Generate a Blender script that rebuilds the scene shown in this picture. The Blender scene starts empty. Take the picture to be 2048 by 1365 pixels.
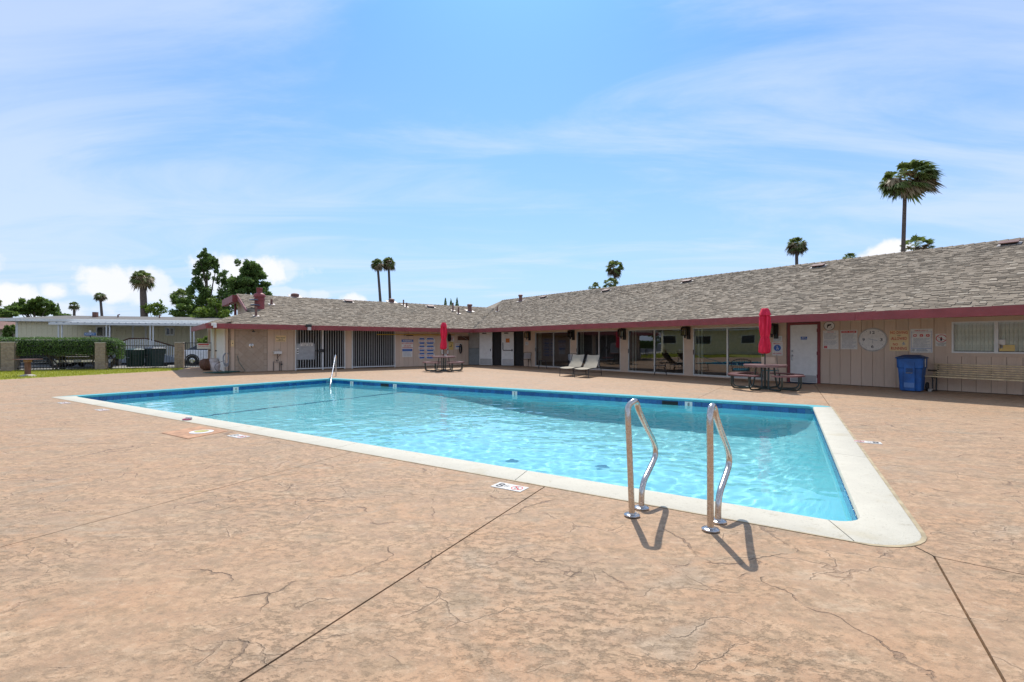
import bpy, bmesh, math, random
from math import radians as R, sin, cos, pi, sqrt, atan2, hypot
from mathutils import Vector, Matrix, noise

random.seed(7)
S = bpy.context.scene
COL = S.collection
# ------------------------------------------------------------ camera
F, CX, HY, EYE = 970.0, 1024.0, 687.0, 1.40
cam = bpy.data.cameras.new("camera")
cam.sensor_width = 36.0
cam.lens = 36.0 * F / 2048.0
cam.shift_y = (HY - 682.5) / 2048.0
cam.clip_end = 3000
cam.clip_start = 0.05
camo = bpy.data.objects.new("camera", cam)
COL.objects.link(camo)
camo.location = (0, 0, EYE)
camo.rotation_euler = (R(90), 0, 0)
S.camera = camo

# ------------------------------------------------------------ sky, sun
SUN_TO = Vector((0.014, 0.70, 1.0)).normalized()
sun_el = math.asin(SUN_TO.z)
sun_az = atan2(SUN_TO.x, SUN_TO.y)
W = bpy.data.worlds.new("World")
S.world = W
W.use_nodes = True
wn, wl = W.node_tree.nodes, W.node_tree.links
wn.clear()
wout = wn.new("ShaderNodeOutputWorld")
wbg = wn.new("ShaderNodeBackground")
sky = wn.new("ShaderNodeTexSky")
sky.sky_type = 'NISHITA'
sky.sun_disc = False
sky.sun_elevation = sun_el
sky.sun_rotation = sun_az
sky.air_density = 1.0
sky.dust_density = 0.6
sky.ozone_density = 1.6
wbg.inputs['Strength'].default_value = 0.15
wl.new(sky.outputs[0], wbg.inputs['Color'])
wl.new(wbg.outputs[0], wout.inputs['Surface'])
sd = bpy.data.lights.new("sun", 'SUN')
sd.energy = 4.2
sd.angle = R(0.53)
sd.color = (1.0, 0.955, 0.88)
suno = bpy.data.objects.new("sun", sd)
COL.objects.link(suno)
suno.rotation_euler = SUN_TO.to_track_quat('Z', 'Y').to_euler()
S.view_settings.view_transform = 'Standard'
S.view_settings.look = 'None'
S.view_settings.exposure = 0.09
S.view_settings.gamma = 1.0
S.cycles.use_denoising = True
S.cycles.max_bounces = 10
S.cycles.transparent_max_bounces = 24
S.cycles.sample_clamp_indirect = 6.0
K = 1 / .15
SKYT = (.385, .79, 1.12)
HAZEC = (.575 * K, .705 * K, .95 * K)
CIRC = (.76 * K, .84 * K, 1.0 * K)
CUMC = (.97 * K, .96 * K, 1.0 * K)

# world clouds -------------------------------------------------
def wnode(t, **kw):
    n = wn.new(t)
    for k, v in kw.items():
        setattr(n, k, v)
    return n
def wmath(op, a, b=None, c=None, clamp=False):
    n = wn.new("ShaderNodeMath"); n.operation = op; n.use_clamp = clamp
    for i, x in enumerate((a, b, c)):
        if x is None: continue
        if isinstance(x, (int, float)): n.inputs[i].default_value = x
        else: wl.new(x, n.inputs[i])
    return n.outputs[0]
def wmix(f, a, b):
    n = wn.new("ShaderNodeMix"); n.data_type = 'RGBA'
    for s, x in (('Factor', f), ('A', a), ('B', b)):
        i = [q for q in n.inputs if q.name == s and (q.type == 'RGBA' or s == 'Factor')][0]
        if isinstance(x, (int, float)): i.default_value = x
        elif isinstance(x, tuple): i.default_value = (*x, 1)
        else: wl.new(x, i)
    return [o for o in n.outputs if o.type == 'RGBA'][0]
wtc = wn.new("ShaderNodeTexCoord")
wsep = wn.new("ShaderNodeSeparateXYZ"); wl.new(wtc.outputs['Generated'], wsep.inputs[0])
dx, dy, dz = wsep.outputs
w_el = wmath('ARCSINE', dz)
w_az = wmath('ARCTAN2', dx, dy)
# high thin cirrus on a flat layer overhead
wz = wmath('ADD', wmath('MAXIMUM', dz, 0.0), 0.12)
wcomb = wn.new("ShaderNodeCombineXYZ")
wl.new(wmath('DIVIDE', dx, wz), wcomb.inputs[0]); wl.new(wmath('DIVIDE', dy, wz), wcomb.inputs[1])
wmap = wn.new("ShaderNodeMapping"); wmap.inputs['Rotation'].default_value = (0, 0, R(-28)); wmap.inputs['Scale'].default_value = (0.55, 1.5, 1)
wmap.inputs['Location'].default_value = (3.1, 0.4, 0)
wl.new(wcomb.outputs[0], wmap.inputs[0])
wno = wn.new("ShaderNodeTexNoise"); wno.inputs['Scale'].default_value = 1.05; wno.inputs['Detail'].default_value = 10; wno.inputs['Roughness'].default_value = 0.62; wno.inputs['Distortion'].default_value = 0.9
wl.new(wmap.outputs[0], wno.inputs['Vector'])
wno2 = wn.new("ShaderNodeTexNoise"); wno2.inputs['Scale'].default_value = 0.42; wno2.inputs['Detail'].default_value = 3
wl.new(wcomb.outputs[0], wno2.inputs['Vector'])
# more cirrus left of the view and to the far right, as in the place
side = wmath('ADD', wmath('MULTIPLY', wmath('ABSOLUTE', wmath('SUBTRACT', w_az, 0.06)), 0.30), -0.10)
cir = wmath('ADD', wmath('ADD', wno.outputs[0], wmath('MULTIPLY', wno2.outputs[0], 0.5)), side)
wmr = wn.new("ShaderNodeMapRange"); wmr.interpolation_type = 'SMOOTHSTEP'
wmr.inputs['From Min'].default_value = 0.62; wmr.inputs['From Max'].default_value = 1.0
wmr.inputs['To Max'].default_value = 0.52
wl.new(cir, wmr.inputs['Value'])
# low cumulus banks: (azimuth, elevation, half width, half height) in degrees
def pxdir(px, py):
    x = (px - CX) / F; z = (HY - py) / F
    return atan2(x, 1.0), math.atan2(z, hypot(x, 1.0))
banks = []
for (px, py, rx, ry, s) in [(20, 590, 80, 34, .95), (105, 582, 34, 24, .9), (-120, 560, 130, 60, .9), (225, 570, 70, 38, .9), (290, 575, 80, 42, .75), (350, 590, 60, 30, .6),
                            (470, 535, 95, 32, .95), (430, 560, 75, 44, .8), (560, 540, 60, 20, .45), (575, 588, 40, 12, .4), (640, 592, 26, 12, .4), (716, 606, 42, 22, .9),
                            (600, 605, 60, 14, .5), (1775, 520, 72, 34, 1.0), (90, 618, 150, 24, .5), (2350, 560, 240, 70, .8)]:
    a, e = pxdir(px, py); a2, _ = pxdir(px + rx, py); _, e2 = pxdir(px, py - ry)
    banks.append((a, e, max(abs(a2 - a), .004), abs(e2 - e), s))
for k in range(5):
    banks.append((pi * (0.45 + 0.14 * k) + random.uniform(-.1, .1), R(6 + random.uniform(-2, 3)), R(random.uniform(8, 16)), R(random.uniform(3, 5)), .85))
wnc = wn.new("ShaderNodeTexNoise"); wnc.inputs['Scale'].default_value = 17; wnc.inputs['Detail'].default_value = 6; wnc.inputs['Roughness'].default_value = 0.55
wl.new(wtc.outputs['Generated'], wnc.inputs['Vector'])
wnb = wmath('MULTIPLY', wmath('SUBTRACT', wnc.outputs[0], 0.5), 2.7)
cum = None
for (a, e, ra, re_, s) in banks:
    da = wmath('DIVIDE', wmath('SUBTRACT', w_az, a), ra)
    de = wmath('DIVIDE', wmath('SUBTRACT', w_el, e), re_)
    d = wmath('SQRT', wmath('ADD', wmath('MULTIPLY', da, da), wmath('MULTIPLY', de, de)))
    d = wmath('ADD', d, wnb)
    m = wn.new("ShaderNodeMapRange"); m.interpolation_type = 'SMOOTHSTEP'
    m.inputs['From Min'].default_value = 1.10; m.inputs['From Max'].default_value = 0.55; m.inputs['To Max'].default_value = s
    wl.new(d, m.inputs['Value'])
    cum = m.outputs[0] if cum is None else wmath('MAXIMUM', cum, m.outputs[0])
# air: whitish blue towards the horizon
hz = wmath('POWER', wmath('SUBTRACT', 1.0, wmath('MAXIMUM', dz, 0.0), clamp=True), 2.5)
wtint = wn.new("ShaderNodeMix"); wtint.data_type = 'RGBA'; wtint.blend_type = 'MULTIPLY'
[q for q in wtint.inputs if q.name == 'Factor'][0].default_value = 1.0
wtA = [q for q in wtint.inputs if q.name == 'A' and q.type == 'RGBA'][0]; wtB = [q for q in wtint.inputs if q.name == 'B' and q.type == 'RGBA'][0]
wl.new(sky.outputs[0], wtA); wtB.default_value = (SKYT[0], SKYT[1], SKYT[2], 1)
skc = [o for o in wtint.outputs if o.type == 'RGBA'][0]
skc = wmix(wmath('MULTIPLY', hz, 0.94), skc, HAZEC)
skc = wmix(wmr.outputs[0], skc, CIRC)
skc = wmix(wmath('MULTIPLY', cum, 0.93), skc, CUMC)
wl.new(skc, wbg.inputs['Color'])

# ============================================================ helpers
CA, SA = 0.7944, 0.6074            # building axes: v runs right, u runs away
V0, U0 = 18.73, 26.6               # wall planes of the two wings
RV, RU = 37.4, 37.4 - 90.0         # rotations of things on the left wing / right wing walls
def Bw(v, u, z=0.0): return Vector((v * CA - u * SA, v * SA + u * CA, z))
def G(px, py, z=0.0):
    Y = (EYE - z) * F / (py - HY); return Vector(((px - CX) / F * Y, Y, z))
def onR(px, v=V0):
    k = (px - CX) / F; Y = v / (k * CA + SA); return Vector((k * Y, Y, 0))
def onL(px, u=U0):
    k = (px - CX) / F; Y = u / (CA - k * SA); return Vector((k * Y, Y, 0))
def zat(py, Y): return EYE - (py - HY) / F * Y
def vu(p): return (p.x * CA + p.y * SA, -p.x * SA + p.y * CA)

class MB:
    def __init__(s, off=(0, 0, 0)):
        s.v = []; s.f = []; s.m = []; s.off = Vector(off); s.c = 0
    def add(s, vs, fs, M=None):
        b = len(s.v)
        for p in vs:
            p = Vector(p)
            if M is not None: p = M @ p
            s.v.append(tuple(p + s.off))
        for f in fs:
            s.f.append(tuple(b + i for i in f)); s.m.append(s.c)
        return s
    def box(s, x0, x1, y0, y1, z0, z1, M=None):
        return s.add([(x0, y0, z0), (x1, y0, z0), (x1, y1, z0), (x0, y1, z0), (x0, y0, z1), (x1, y0, z1), (x1, y1, z1), (x0, y1, z1)],
                     [(0, 3, 2, 1), (4, 5, 6, 7), (0, 1, 5, 4), (1, 2, 6, 5), (2, 3, 7, 6), (3, 0, 4, 7)], M)
    def rbox(s, x0, x1, y0, y1, z0, z1, r=.01, M=None):     # box with chamfered edges
        vs = []
        bm = bmesh.new(); bmesh.ops.create_cube(bm, size=1)
        for v in bm.verts: v.co = Vector(((x0 + x1) / 2 + v.co.x * (x1 - x0), (y0 + y1) / 2 + v.co.y * (y1 - y0), (z0 + z1) / 2 + v.co.z * (z1 - z0)))
        bmesh.ops.bevel(bm, geom=bm.edges[:], offset=r, segments=2, affect='EDGES', profile=.5)
        bm.verts.index_update()
        s.add([v.co.copy() for v in bm.verts], [[v.index for v in f.verts] for f in bm.faces], M); bm.free(); return s
    def prism(s, pts, z0, z1, M=None):
        n = len(pts)
        vs = [(x, y, z0) for x, y in pts] + [(x, y, z1) for x, y in pts]
        fs = [tuple(range(n - 1, -1, -1)), tuple(range(n, 2 * n))] + [(i, (i + 1) % n, n + (i + 1) % n, n + i) for i in range(n)]
        return s.add(vs, fs, M)
    def poly(s, pts): return s.add(pts, [tuple(range(len(pts)))])
    def slab(s, pts, t):                                     # planar polygon with thickness t straight down
        n = len(pts); P = [Vector(p) for p in pts]
        vs = P + [p - Vector((0, 0, t)) for p in P]
        return s.add(vs, [tuple(range(n)), tuple(range(2 * n - 1, n - 1, -1))] + [(i, n + i, n + (i + 1) % n, (i + 1) % n) for i in range(n)])
    def tube(s, pts, r, n=8, closed=False, cap=True, M=None):
        P = [Vector(p) for p in pts]; m = len(P); rr = r if isinstance(r, (list, tuple)) else [r] * m
        t0 = (P[1] - P[0]).normalized()
        a = Vector((0, 0, 1)) if abs(t0.z) < .9 else Vector((1, 0, 0))
        nn = t0.cross(a).normalized(); vs = []; fs = []
        for i in range(m):
            if closed: t = (P[(i + 1) % m] - P[i - 1]).normalized()
            else: t = (P[min(i + 1, m - 1)] - P[max(i - 1, 0)]).normalized()
            nn = (nn - t * nn.dot(t)).normalized(); b = t.cross(nn)
            for k in range(n):
                an = 2 * pi * k / n; vs.append(P[i] + (nn * cos(an) + b * sin(an)) * rr[i])
        for i in range(m if closed else m - 1):
            j = (i + 1) % m
            for k in range(n): fs.append((i * n + k, i * n + (k + 1) % n, j * n + (k + 1) % n, j * n + k))
        if cap and not closed: fs += [tuple(range(n - 1, -1, -1)), tuple((m - 1) * n + k for k in range(n))]
        return s.add(vs, fs, M)
    def lathe(s, prof, n=24, M=None, fold=0, nf=8):          # profile of (r, z)
        vs = []; fs = []; m = len(prof)
        for (r, z) in prof:
            for k in range(n):
                an = 2 * pi * k / n; q = r * (1 + fold * cos(nf * an + z * 1.3)); vs.append((q * cos(an), q * sin(an), z))
        for i in range(m - 1):
            for k in range(n): fs.append((i * n + k, i * n + (k + 1) % n, (i + 1) * n + (k + 1) % n, (i + 1) * n + k))
        fs += [tuple(range(n - 1, -1, -1)), tuple((m - 1) * n + k for k in range(n))]
        return s.add(vs, fs, M)
    def build(s, name, mat, parent=None, smooth=None, loc=None, rot=None):
        me = bpy.data.meshes.new(name); me.from_pydata(s.v, [], s.f)
        mats = mat if isinstance(mat, (list, tuple)) else [mat]
        for q in mats: me.materials.append(q)
        if len(mats) > 1: me.polygons.foreach_set('material_index', s.m)
        if smooth is not None:
            me.polygons.foreach_set('use_smooth', [True] * len(me.polygons)); me.set_sharp_from_angle(angle=R(smooth))
        me.update()
        o = bpy.data.objects.new(name, me); COL.objects.link(o)
        if parent is not None: o.parent = parent
        if loc is not None: o.location = loc
        if rot is not None: o.rotation_euler = (0, 0, R(rot))
        return o
def inst(src, parent=None, loc=None, rz=None, name=None):
    o = bpy.data.objects.new(name or src.name.split('.')[0], src.data); COL.objects.link(o)
    if parent is not None: o.parent = parent
    if loc is not None: o.location = loc
    if rz is not None: o.rotation_euler = (0, 0, rz)
    return o
def tag(o, label, cat, group=None):
    o['label'] = label; o['category'] = cat
    if group: o['group'] = group
    return o
def thing(name, label, cat, loc=(0, 0, 0), rot=0.0, group=None):
    o = bpy.data.objects.new(name, None); COL.objects.link(o); o.empty_display_size = .2
    o.location = loc; o.rotation_euler = (0, 0, R(rot)); return tag(o, label, cat, group)
def struct(o, kind='structure'): o['kind'] = kind; return o
def copy_tree(o, loc=None, rot=None, label=None, parent=None):
    c = o.copy(); COL.objects.link(c); c.parent = parent
    if loc is not None: c.location = loc
    if rot is not None: c.rotation_euler = (0, 0, R(rot))
    if label: c['label'] = label
    for ch in list(o.children):
        d = ch.copy(); COL.objects.link(d); d.parent = c
        for g in list(ch.children):
            e = g.copy(); COL.objects.link(e); e.parent = d
    return c
# ------------------------------------------------------------ materials
class NT:
    def __init__(s, m): s.t = m.node_tree; s.n = s.t.nodes; s.l = s.t.links
    def node(s, t, **k):
        n = s.n.new(t)
        for a, b in k.items(): setattr(n, a, b)
        return n
    def put(s, sock, x):
        if isinstance(x, bpy.types.NodeSocket): s.l.new(x, sock)
        elif isinstance(x, tuple) and len(x) == 3 and sock.type == 'RGBA': sock.default_value = (*x, 1)
        else: sock.default_value = x
    def math(s, op, a, b=None, clamp=False):
        n = s.node("ShaderNodeMath", operation=op, use_clamp=clamp); s.put(n.inputs[0], a)
        if b is not None: s.put(n.inputs[1], b)
        return n.outputs[0]
    def mix(s, f, a, b, mode='MIX'):
        n = s.node("ShaderNodeMix", data_type='RGBA', blend_type=mode)
        s.put(n.inputs[0], f); s.put(n.inputs[6], a); s.put(n.inputs[7], b); return n.outputs[2]
    def pos(s): return s.node("ShaderNodeNewGeometry").outputs['Position']
    def obj(s): return s.node("ShaderNodeTexCoord").outputs['Object']
    def map(s, v, sc=(1, 1, 1), rot=(0, 0, 0), loc=(0, 0, 0)):
        n = s.node("ShaderNodeMapping"); s.l.new(v, n.inputs[0]); n.inputs['Scale'].default_value = sc; n.inputs['Rotation'].default_value = rot; n.inputs['Location'].default_value = loc; return n.outputs[0]
    def noise(s, v, sc, det=4, ro=.5, dist=0.0):
        n = s.node("ShaderNodeTexNoise"); s.l.new(v, n.inputs['Vector']); n.inputs['Scale'].default_value = sc; n.inputs['Detail'].default_value = det; n.inputs['Roughness'].default_value = ro; n.inputs['Distortion'].default_value = dist; return n.outputs[0]
    def ramp(s, x, a, b, lo=0.0, hi=1.0):
        n = s.node("ShaderNodeMapRange", interpolation_type='SMOOTHSTEP'); s.put(n.inputs['Value'], x)
        n.inputs['From Min'].default_value = a; n.inputs['From Max'].default_value = b; n.inputs['To Min'].default_value = lo; n.inputs['To Max'].default_value = hi; return n.outputs[0]
    def bump(s, h, dist, st=1.0):
        n = s.node("ShaderNodeBump"); s.put(n.inputs['Height'], h); n.inputs['Distance'].default_value = dist; n.inputs['Strength'].default_value = st; return n.outputs[0]
def newmat(name):
    m = bpy.data.materials.new(name); m.use_nodes = True; return m, NT(m), m.node_tree.nodes['Principled BSDF']
def mat(name, c, rough=.7, metal=0.0, var=.12, vs=6.0, bump=0.0, bs=60.0, coat=0.0, spec=.5):
    """plain painted / moulded surface with slight tone variation and fine relief"""
    m, t, b = newmat(name)
    p = t.obj()
    n = t.noise(p, vs, 4, .6)
    dark = tuple(x * (1 - var) for x in c); lite = tuple(min(1, x * (1 + var)) for x in c)
    t.put(b.inputs['Base Color'], t.mix(t.ramp(n, .3, .7), dark, lite))
    b.inputs['Roughness'].default_value = rough; b.inputs['Metallic'].default_value = metal
    b.inputs['Specular IOR Level'].default_value = spec; b.inputs['Coat Weight'].default_value = coat
    if bump: t.put(b.inputs['Normal'], t.bump(t.noise(p, bs, 3), bump))
    return m
MT = {}
MT['white'] = mat('white_paint', (.78, .77, .73), .5, var=.05)
MT['white_metal'] = mat('white_metal', (.72, .72, .70), .4, var=.06)
MT['alu'] = mat('aluminium_frame', (.62, .62, .60), .35, .4, var=.06)
MT['burg'] = mat('burgundy_paint', (.245, .046, .048), .55, var=.12, vs=3, bump=.002)
MT['burg_d'] = mat('burgundy_metal', (.20, .04, .05), .5, var=.15)
MT['black'] = mat('black_metal', (.018, .018, .018), .45, var=.2)
MT['black_m'] = mat('black_matt', (.02, .02, .02), .9, var=.2)
MT['iron'] = mat('dark_iron', (.03, .03, .033), .5, var=.2)
MT['dkgreen'] = mat('dark_green_coated_steel', (.028, .042, .036), .35, var=.2)
MT['stucco'] = mat('tan_stucco', (.66, .50, .375), .9, var=.06, vs=2, bump=.004, bs=90)
MT['soffit'] = mat('tan_soffit', (.47, .36, .24), .8, var=.06)
MT['grey_door'] = mat('grey_door_paint', (.30, .31, .31), .5, var=.06)
MT['kick'] = mat('metal_kick_plate', (.42, .42, .43), .35, .7, var=.05)
MT['bluebin'] = mat('blue_plastic', (.012, .095, .32), .5, var=.3, vs=3, bump=.001)
MT['bindark'] = mat('dark_blue_plastic', (.008, .05, .16), .5, var=.1)
MT['rubber'] = mat('black_rubber', (.02, .02, .02), .8)
MT['sling'] = mat('beige_sling_fabric', (.36, .31, .23), .85, var=.05, bump=.001, bs=300)
MT['bench'] = mat('weathered_tan_slat', (.68, .53, .31), .75, var=.22, vs=9, bump=.002, bs=40)
MT['umb'] = mat('red_canvas', (.66, .008, .04), .8, var=.22, vs=4, bump=.002, bs=200)
MT['teal'] = mat('teal_cushion', (.05, .22, .26), .9)
MT['sgray'] = mat('printed_grey', (.35, .38, .42), .6)
MT['swhite'] = mat('sign_white', (.72, .69, .64), .5, var=.08, vs=12)
MT['scream'] = mat('sign_cream', (.80, .60, .32), .5, var=.05)
MT['syellow'] = mat('sign_yellow', (.72, .52, .18), .5, var=.06)
MT['sred'] = mat('printed_red', (.55, .03, .03), .6)
MT['sblue'] = mat('printed_blue', (.05, .14, .42), .6)
MT['sblack'] = mat('printed_black', (.02, .02, .022), .6)
MT['sorange'] = mat('sign_orange', (.60, .18, .03), .6)
MT['yelpole'] = mat('yellow_pole', (.65, .42, .05), .45)
MT['brownw'] = mat('brown_wood', (.12, .055, .03), .7, var=.3, vs=14)
MT['pot'] = mat('pale_glazed_pot', (.50, .46, .45), .4, var=.15)
MT['vent'] = mat('roof_vent_metal', (.17, .075, .055), .6, var=.25, vs=8)
MT['flash'] = mat('pale_flashing', (.42, .37, .33), .5, .3, var=.2)
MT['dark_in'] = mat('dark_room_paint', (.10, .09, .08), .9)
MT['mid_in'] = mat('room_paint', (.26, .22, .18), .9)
MT['sofa'] = mat('dark_sofa', (.03, .03, .035), .8)
MT['blind'] = mat('vertical_blind', (.80, .78, .68), .7)
MT['cblock'] = mat('concrete_block', (.31, .235, .175), .95, var=.2, vs=9, bump=.006, bs=70)
MT['mobile'] = mat('cream_siding', (.74, .67, .46), .75, var=.04, bump=.001)
MT['mobile2'] = mat('grey_skirting', (.30, .33, .36), .7, var=.05)
MT['tgreen'] = mat('dark_green_plastic', (.022, .05, .035), .5, var=.15)
MT['curb'] = mat('pale_concrete', (.46, .42, .36), .9, var=.1, vs=3, bump=.003)
MT['asph'] = mat('asphalt', (.055, .055, .058), .95, var=.2, vs=3, bump=.004)
MT['trunkp'] = mat('palm_trunk', (.13, .10, .08), .95, var=.3, vs=9, bump=.03, bs=14)
MT['bark'] = mat('bark', (.10, .075, .055), .95, var=.3, vs=8, bump=.02, bs=20)
MT['chrome'] = mat('chrome', (.55, .55, .56), .15, 1.0)
MT['carblack'] = mat('black_car_paint', (.012, .013, .015), .25, coat=.8)
MT['carwhite'] = mat('white_car_paint', (.75, .76, .78), .3, coat=.6)
MT['cglass'] = mat('dark_car_glass', (.03, .035, .04), .08)
# stainless steel, brushed with light water marks
m, t, b = newmat('stainless_steel')
p = t.obj()
sp = t.noise(p, 60, 4, .6)
t.put(b.inputs['Base Color'], t.mix(t.ramp(sp, .4, .7), (.50, .45, .41), (.62, .59, .56)))
b.inputs['Metallic'].default_value = 1.0
t.put(b.inputs['Roughness'], t.ramp(t.noise(p, 25, 5, .7), .3, .75, .16, .36))
t.put(b.inputs['Normal'], t.bump(t.noise(p, 180, 3), .0006))
MT['steel'] = m
m, t, b = newmat('sun_faded_red_canvas'); p = t.obj()
t.put(b.inputs['Base Color'], t.mix(t.ramp(t.noise(t.map(p, (9, 9, 1.2)), 1.6, 5, .65, .3), .40, .68), (.60, .008, .045), (.86, .035, .09))); b.inputs['Roughness'].default_value = .85
t.put(b.inputs['Normal'], t.bump(t.noise(t.map(p, (14, 14, 1.5)), 1.8, 4, .6), .03))
MT['umb'] = m
# glass for doors and windows: thin, clear, tinted
def glass(name, tint, ior=1.75):
    m, t, b = newmat(name); t.n.remove(b)
    o = [n for n in t.n if n.type == 'OUTPUT_MATERIAL'][0]
    fr = t.node("ShaderNodeFresnel"); fr.inputs['IOR'].default_value = ior
    tr = t.node("ShaderNodeBsdfTransparent"); tr.inputs['Color'].default_value = (*tint, 1)
    gl = t.node("ShaderNodeBsdfGlossy"); gl.inputs['Roughness'].default_value = 0.0; gl.inputs['Color'].default_value = (.95, .97, 1, 1)
    wv = t.bump(t.noise(t.obj(), .55, 0), .004)      # old panes are slightly wavy
    t.l.new(wv, gl.inputs['Normal'])
    mx = t.node("ShaderNodeMixShader"); t.l.new(fr.outputs[0], mx.inputs[0]); t.l.new(tr.outputs[0], mx.inputs[1]); t.l.new(gl.outputs[0], mx.inputs[2]); t.l.new(mx.outputs[0], o.inputs[0])
    return m
MT['glass'] = glass('window_glass', (.62, .66, .64), 2.1)
MT['clearglass'] = glass('clear_window_glass', (.9, .92, .9), 1.5)
MT['lens'] = glass('lantern_glass', (.75, .70, .55), 1.5)
# vertical siding: each plank its own tone, brushed grain
def planks(name, c, sc=1.0):
    m, t, b = newmat(name)
    p = t.obj(); g = t.node("ShaderNodeNewGeometry").outputs['Random Per Island']; oi = t.node("ShaderNodeObjectInfo").outputs['Random']
    r = t.math('FRACT', t.math('ADD', g, oi))
    gr = t.noise(t.map(p, (22, 22, 1.2)), 3.0 * sc, 4, .6)
    base = t.mix(r, tuple(x * .93 for x in c), tuple(x * 1.05 for x in c))
    grime = t.math('MULTIPLY', t.ramp(t.noise(t.map(p, (3.2, 3.2, .5)), 1.5, 6, .65, .3), .52, .74), .32)
    base = t.mix(grime, base, (c[0] * .62, c[1] * .58, c[2] * .52))
    t.put(b.inputs['Base Color'], t.mix(t.ramp(gr, .35, .75, 0, .35), base, tuple(x * .8 for x in c)))
    b.inputs['Roughness'].default_value = .85
    t.put(b.inputs['Normal'], t.bump(gr, .004)); return m
MT['plank'] = planks('taupe_siding', (.66, .505, .385))
# asphalt shingles
m, t, b = newmat('asphalt_shingle')
p = t.obj(); g = t.node("ShaderNodeNewGeometry").outputs['Random Per Island']; oi = t.node("ShaderNodeObjectInfo").outputs['Random']
r = t.math('FRACT', t.math('ADD', g, oi))
c1 = t.mix(t.ramp(r, 0, 1), (.205, .158, .110), (.295, .232, .165))
c2 = t.mix(t.ramp(t.math('FRACT', t.math('MULTIPLY', r, 7.3)), .90, 1.0), c1, (.44, .37, .28))
c3 = t.mix(t.ramp(t.noise(p, .35, 4, .6), .4, .7, 0, .35), c2, (.20, .17, .13))
t.put(b.inputs['Base Color'], t.mix(t.ramp(t.noise(p, 90, 2), .35, .7, 0, .5), c3, (.20, .165, .12)))
b.inputs['Roughness'].default_value = .95
t.put(b.inputs['Normal'], t.bump(t.noise(p, 120, 2), .004))
MT['shingle'] = m
# foliage
def leafmat(name, a, bb, tr=.5, dead=None):
    m, t, b = newmat(name)
    g = t.node("ShaderNodeNewGeometry").outputs['Random Per Island']
    n = t.noise(t.pos(), .9, 2)
    c = t.mix(t.math('ADD', t.math('MULTIPLY', g, .6), t.math('MULTIPLY', n, .4)), a, bb)
    if dead: c = t.mix(t.ramp(g, 1 - dead[3], 1 - dead[3] + .02), c, tuple(dead[:3]))
    t.put(b.inputs['Base Color'], c); b.inputs['Roughness'].default_value = .6
    tl = t.node("ShaderNodeBsdfTranslucent"); t.l.new(c, tl.inputs[0])
    mx = t.node("ShaderNodeMixShader"); mx.inputs[0].default_value = tr
    o = [q for q in t.n if q.type == 'OUTPUT_MATERIAL'][0]
    t.l.new(b.outputs[0], mx.inputs[1]); t.l.new(tl.outputs[0], mx.inputs[2]); t.l.new(mx.outputs[0], o.inputs[0]); return m
MT['leaf'] = leafmat('broad_leaf', (.06, .12, .022), (.22, .31, .055))
MT['leafd'] = leafmat('dark_leaf', (.055, .115, .032), (.21, .31, .065))
MT['leafy'] = leafmat('bright_leaf', (.10, .17, .02), (.24, .32, .04), .35)
MT['hedge'] = leafmat('hedge_leaf', (.045, .10, .026), (.18, .29, .07), .35)
MT['palmg'] = leafmat('palm_leaf', (.09, .14, .03), (.24, .29, .075), .45)
MT['palmd'] = leafmat('dry_palm_leaf', (.20, .145, .07), (.34, .25, .13), .15)
MT['grass'] = leafmat('grass_blade', (.26, .30, .025), (.46, .45, .05), .35)

# stamped concrete deck
m, t, b = newmat('stamped_concrete')
p = t.pos()
pa = t.map(p, (1.0, 1.7, 1), (0, 0, R(24)))
def vor(v, sc, feat='DISTANCE_TO_EDGE'):
    n = t.node("ShaderNodeTexVoronoi", feature=feat); t.l.new(v, n.inputs['Vector']); n.inputs['Scale'].default_value = sc; return n.outputs['Distance']
wob = t.node("ShaderNodeTexNoise"); t.l.new(p, wob.inputs['Vector']); wob.inputs['Scale'].default_value = 1.7; wob.inputs['Detail'].default_value = 6
wv = t.node("ShaderNodeVectorMath", operation='MULTIPLY_ADD'); t.l.new(wob.outputs['Color'], wv.inputs[0]); wv.inputs[1].default_value = (.9, .9, 0); t.l.new(p, wv.inputs[2])
cell = vor(wv.outputs[0], .78)
cmask = t.ramp(t.noise(p, .9, 2), .40, .52)
crack = t.math('MULTIPLY', t.ramp(cell, .0075, .001), t.math('MULTIPLY', cmask, t.ramp(t.noise(p, 3.1, 3), .42, .55)))
lip = t.math('MULTIPLY', t.ramp(cell, .07, .0), cmask)
cell2 = vor(t.map(wv.outputs[0], (1.0, 1.9, 1), (0, 0, R(32)), (4, 2, 0)), 1.15)
c2m = t.ramp(t.noise(p, 1.5, 2), .48, .58)
hair = t.math('MULTIPLY', t.ramp(cell2, .012, .002), c2m)
hlip_glint = t.math('MULTIPLY', t.math('MULTIPLY', t.ramp(cell2, .035, .012), t.ramp(cell2, .006, .016)), c2m)
blot = t.noise(pa, 3.2, 9, .70, .15)
pit = t.noise(pa, 13, 9, .72, .12)
reg = t.noise(p, .55, 4, .55)
pitm = t.math('MULTIPLY', t.ramp(pit, .50, .60), t.ramp(t.math('ADD', t.math('MULTIPLY', reg, .9), t.math('MULTIPLY', blot, .5)), .50, .80))
frac = t.noise(t.map(p, (1, 1.25, 1), (0, 0, R(24)), (5, 1, 0)), 5.5, 14, .78, .0)
frac2 = t.noise(p, 19, 10, .75, .0)
spk = t.math('MULTIPLY', t.ramp(t.noise(pa, 40, 6, .72, .1), .55, .62), t.ramp(t.noise(p, 1.3, 4, .6), .42, .62))
fine = t.noise(p, 160, 3, .6)
dry = t.mix(t.ramp(blot, .33, .66), (.385, .232, .132), (.555, .358, .215))
dry = t.mix(t.ramp(t.noise(pa, 1.1, 6, .62, .6), .42, .66, 0, .75), dry, (.50, .285, .155))
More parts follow.
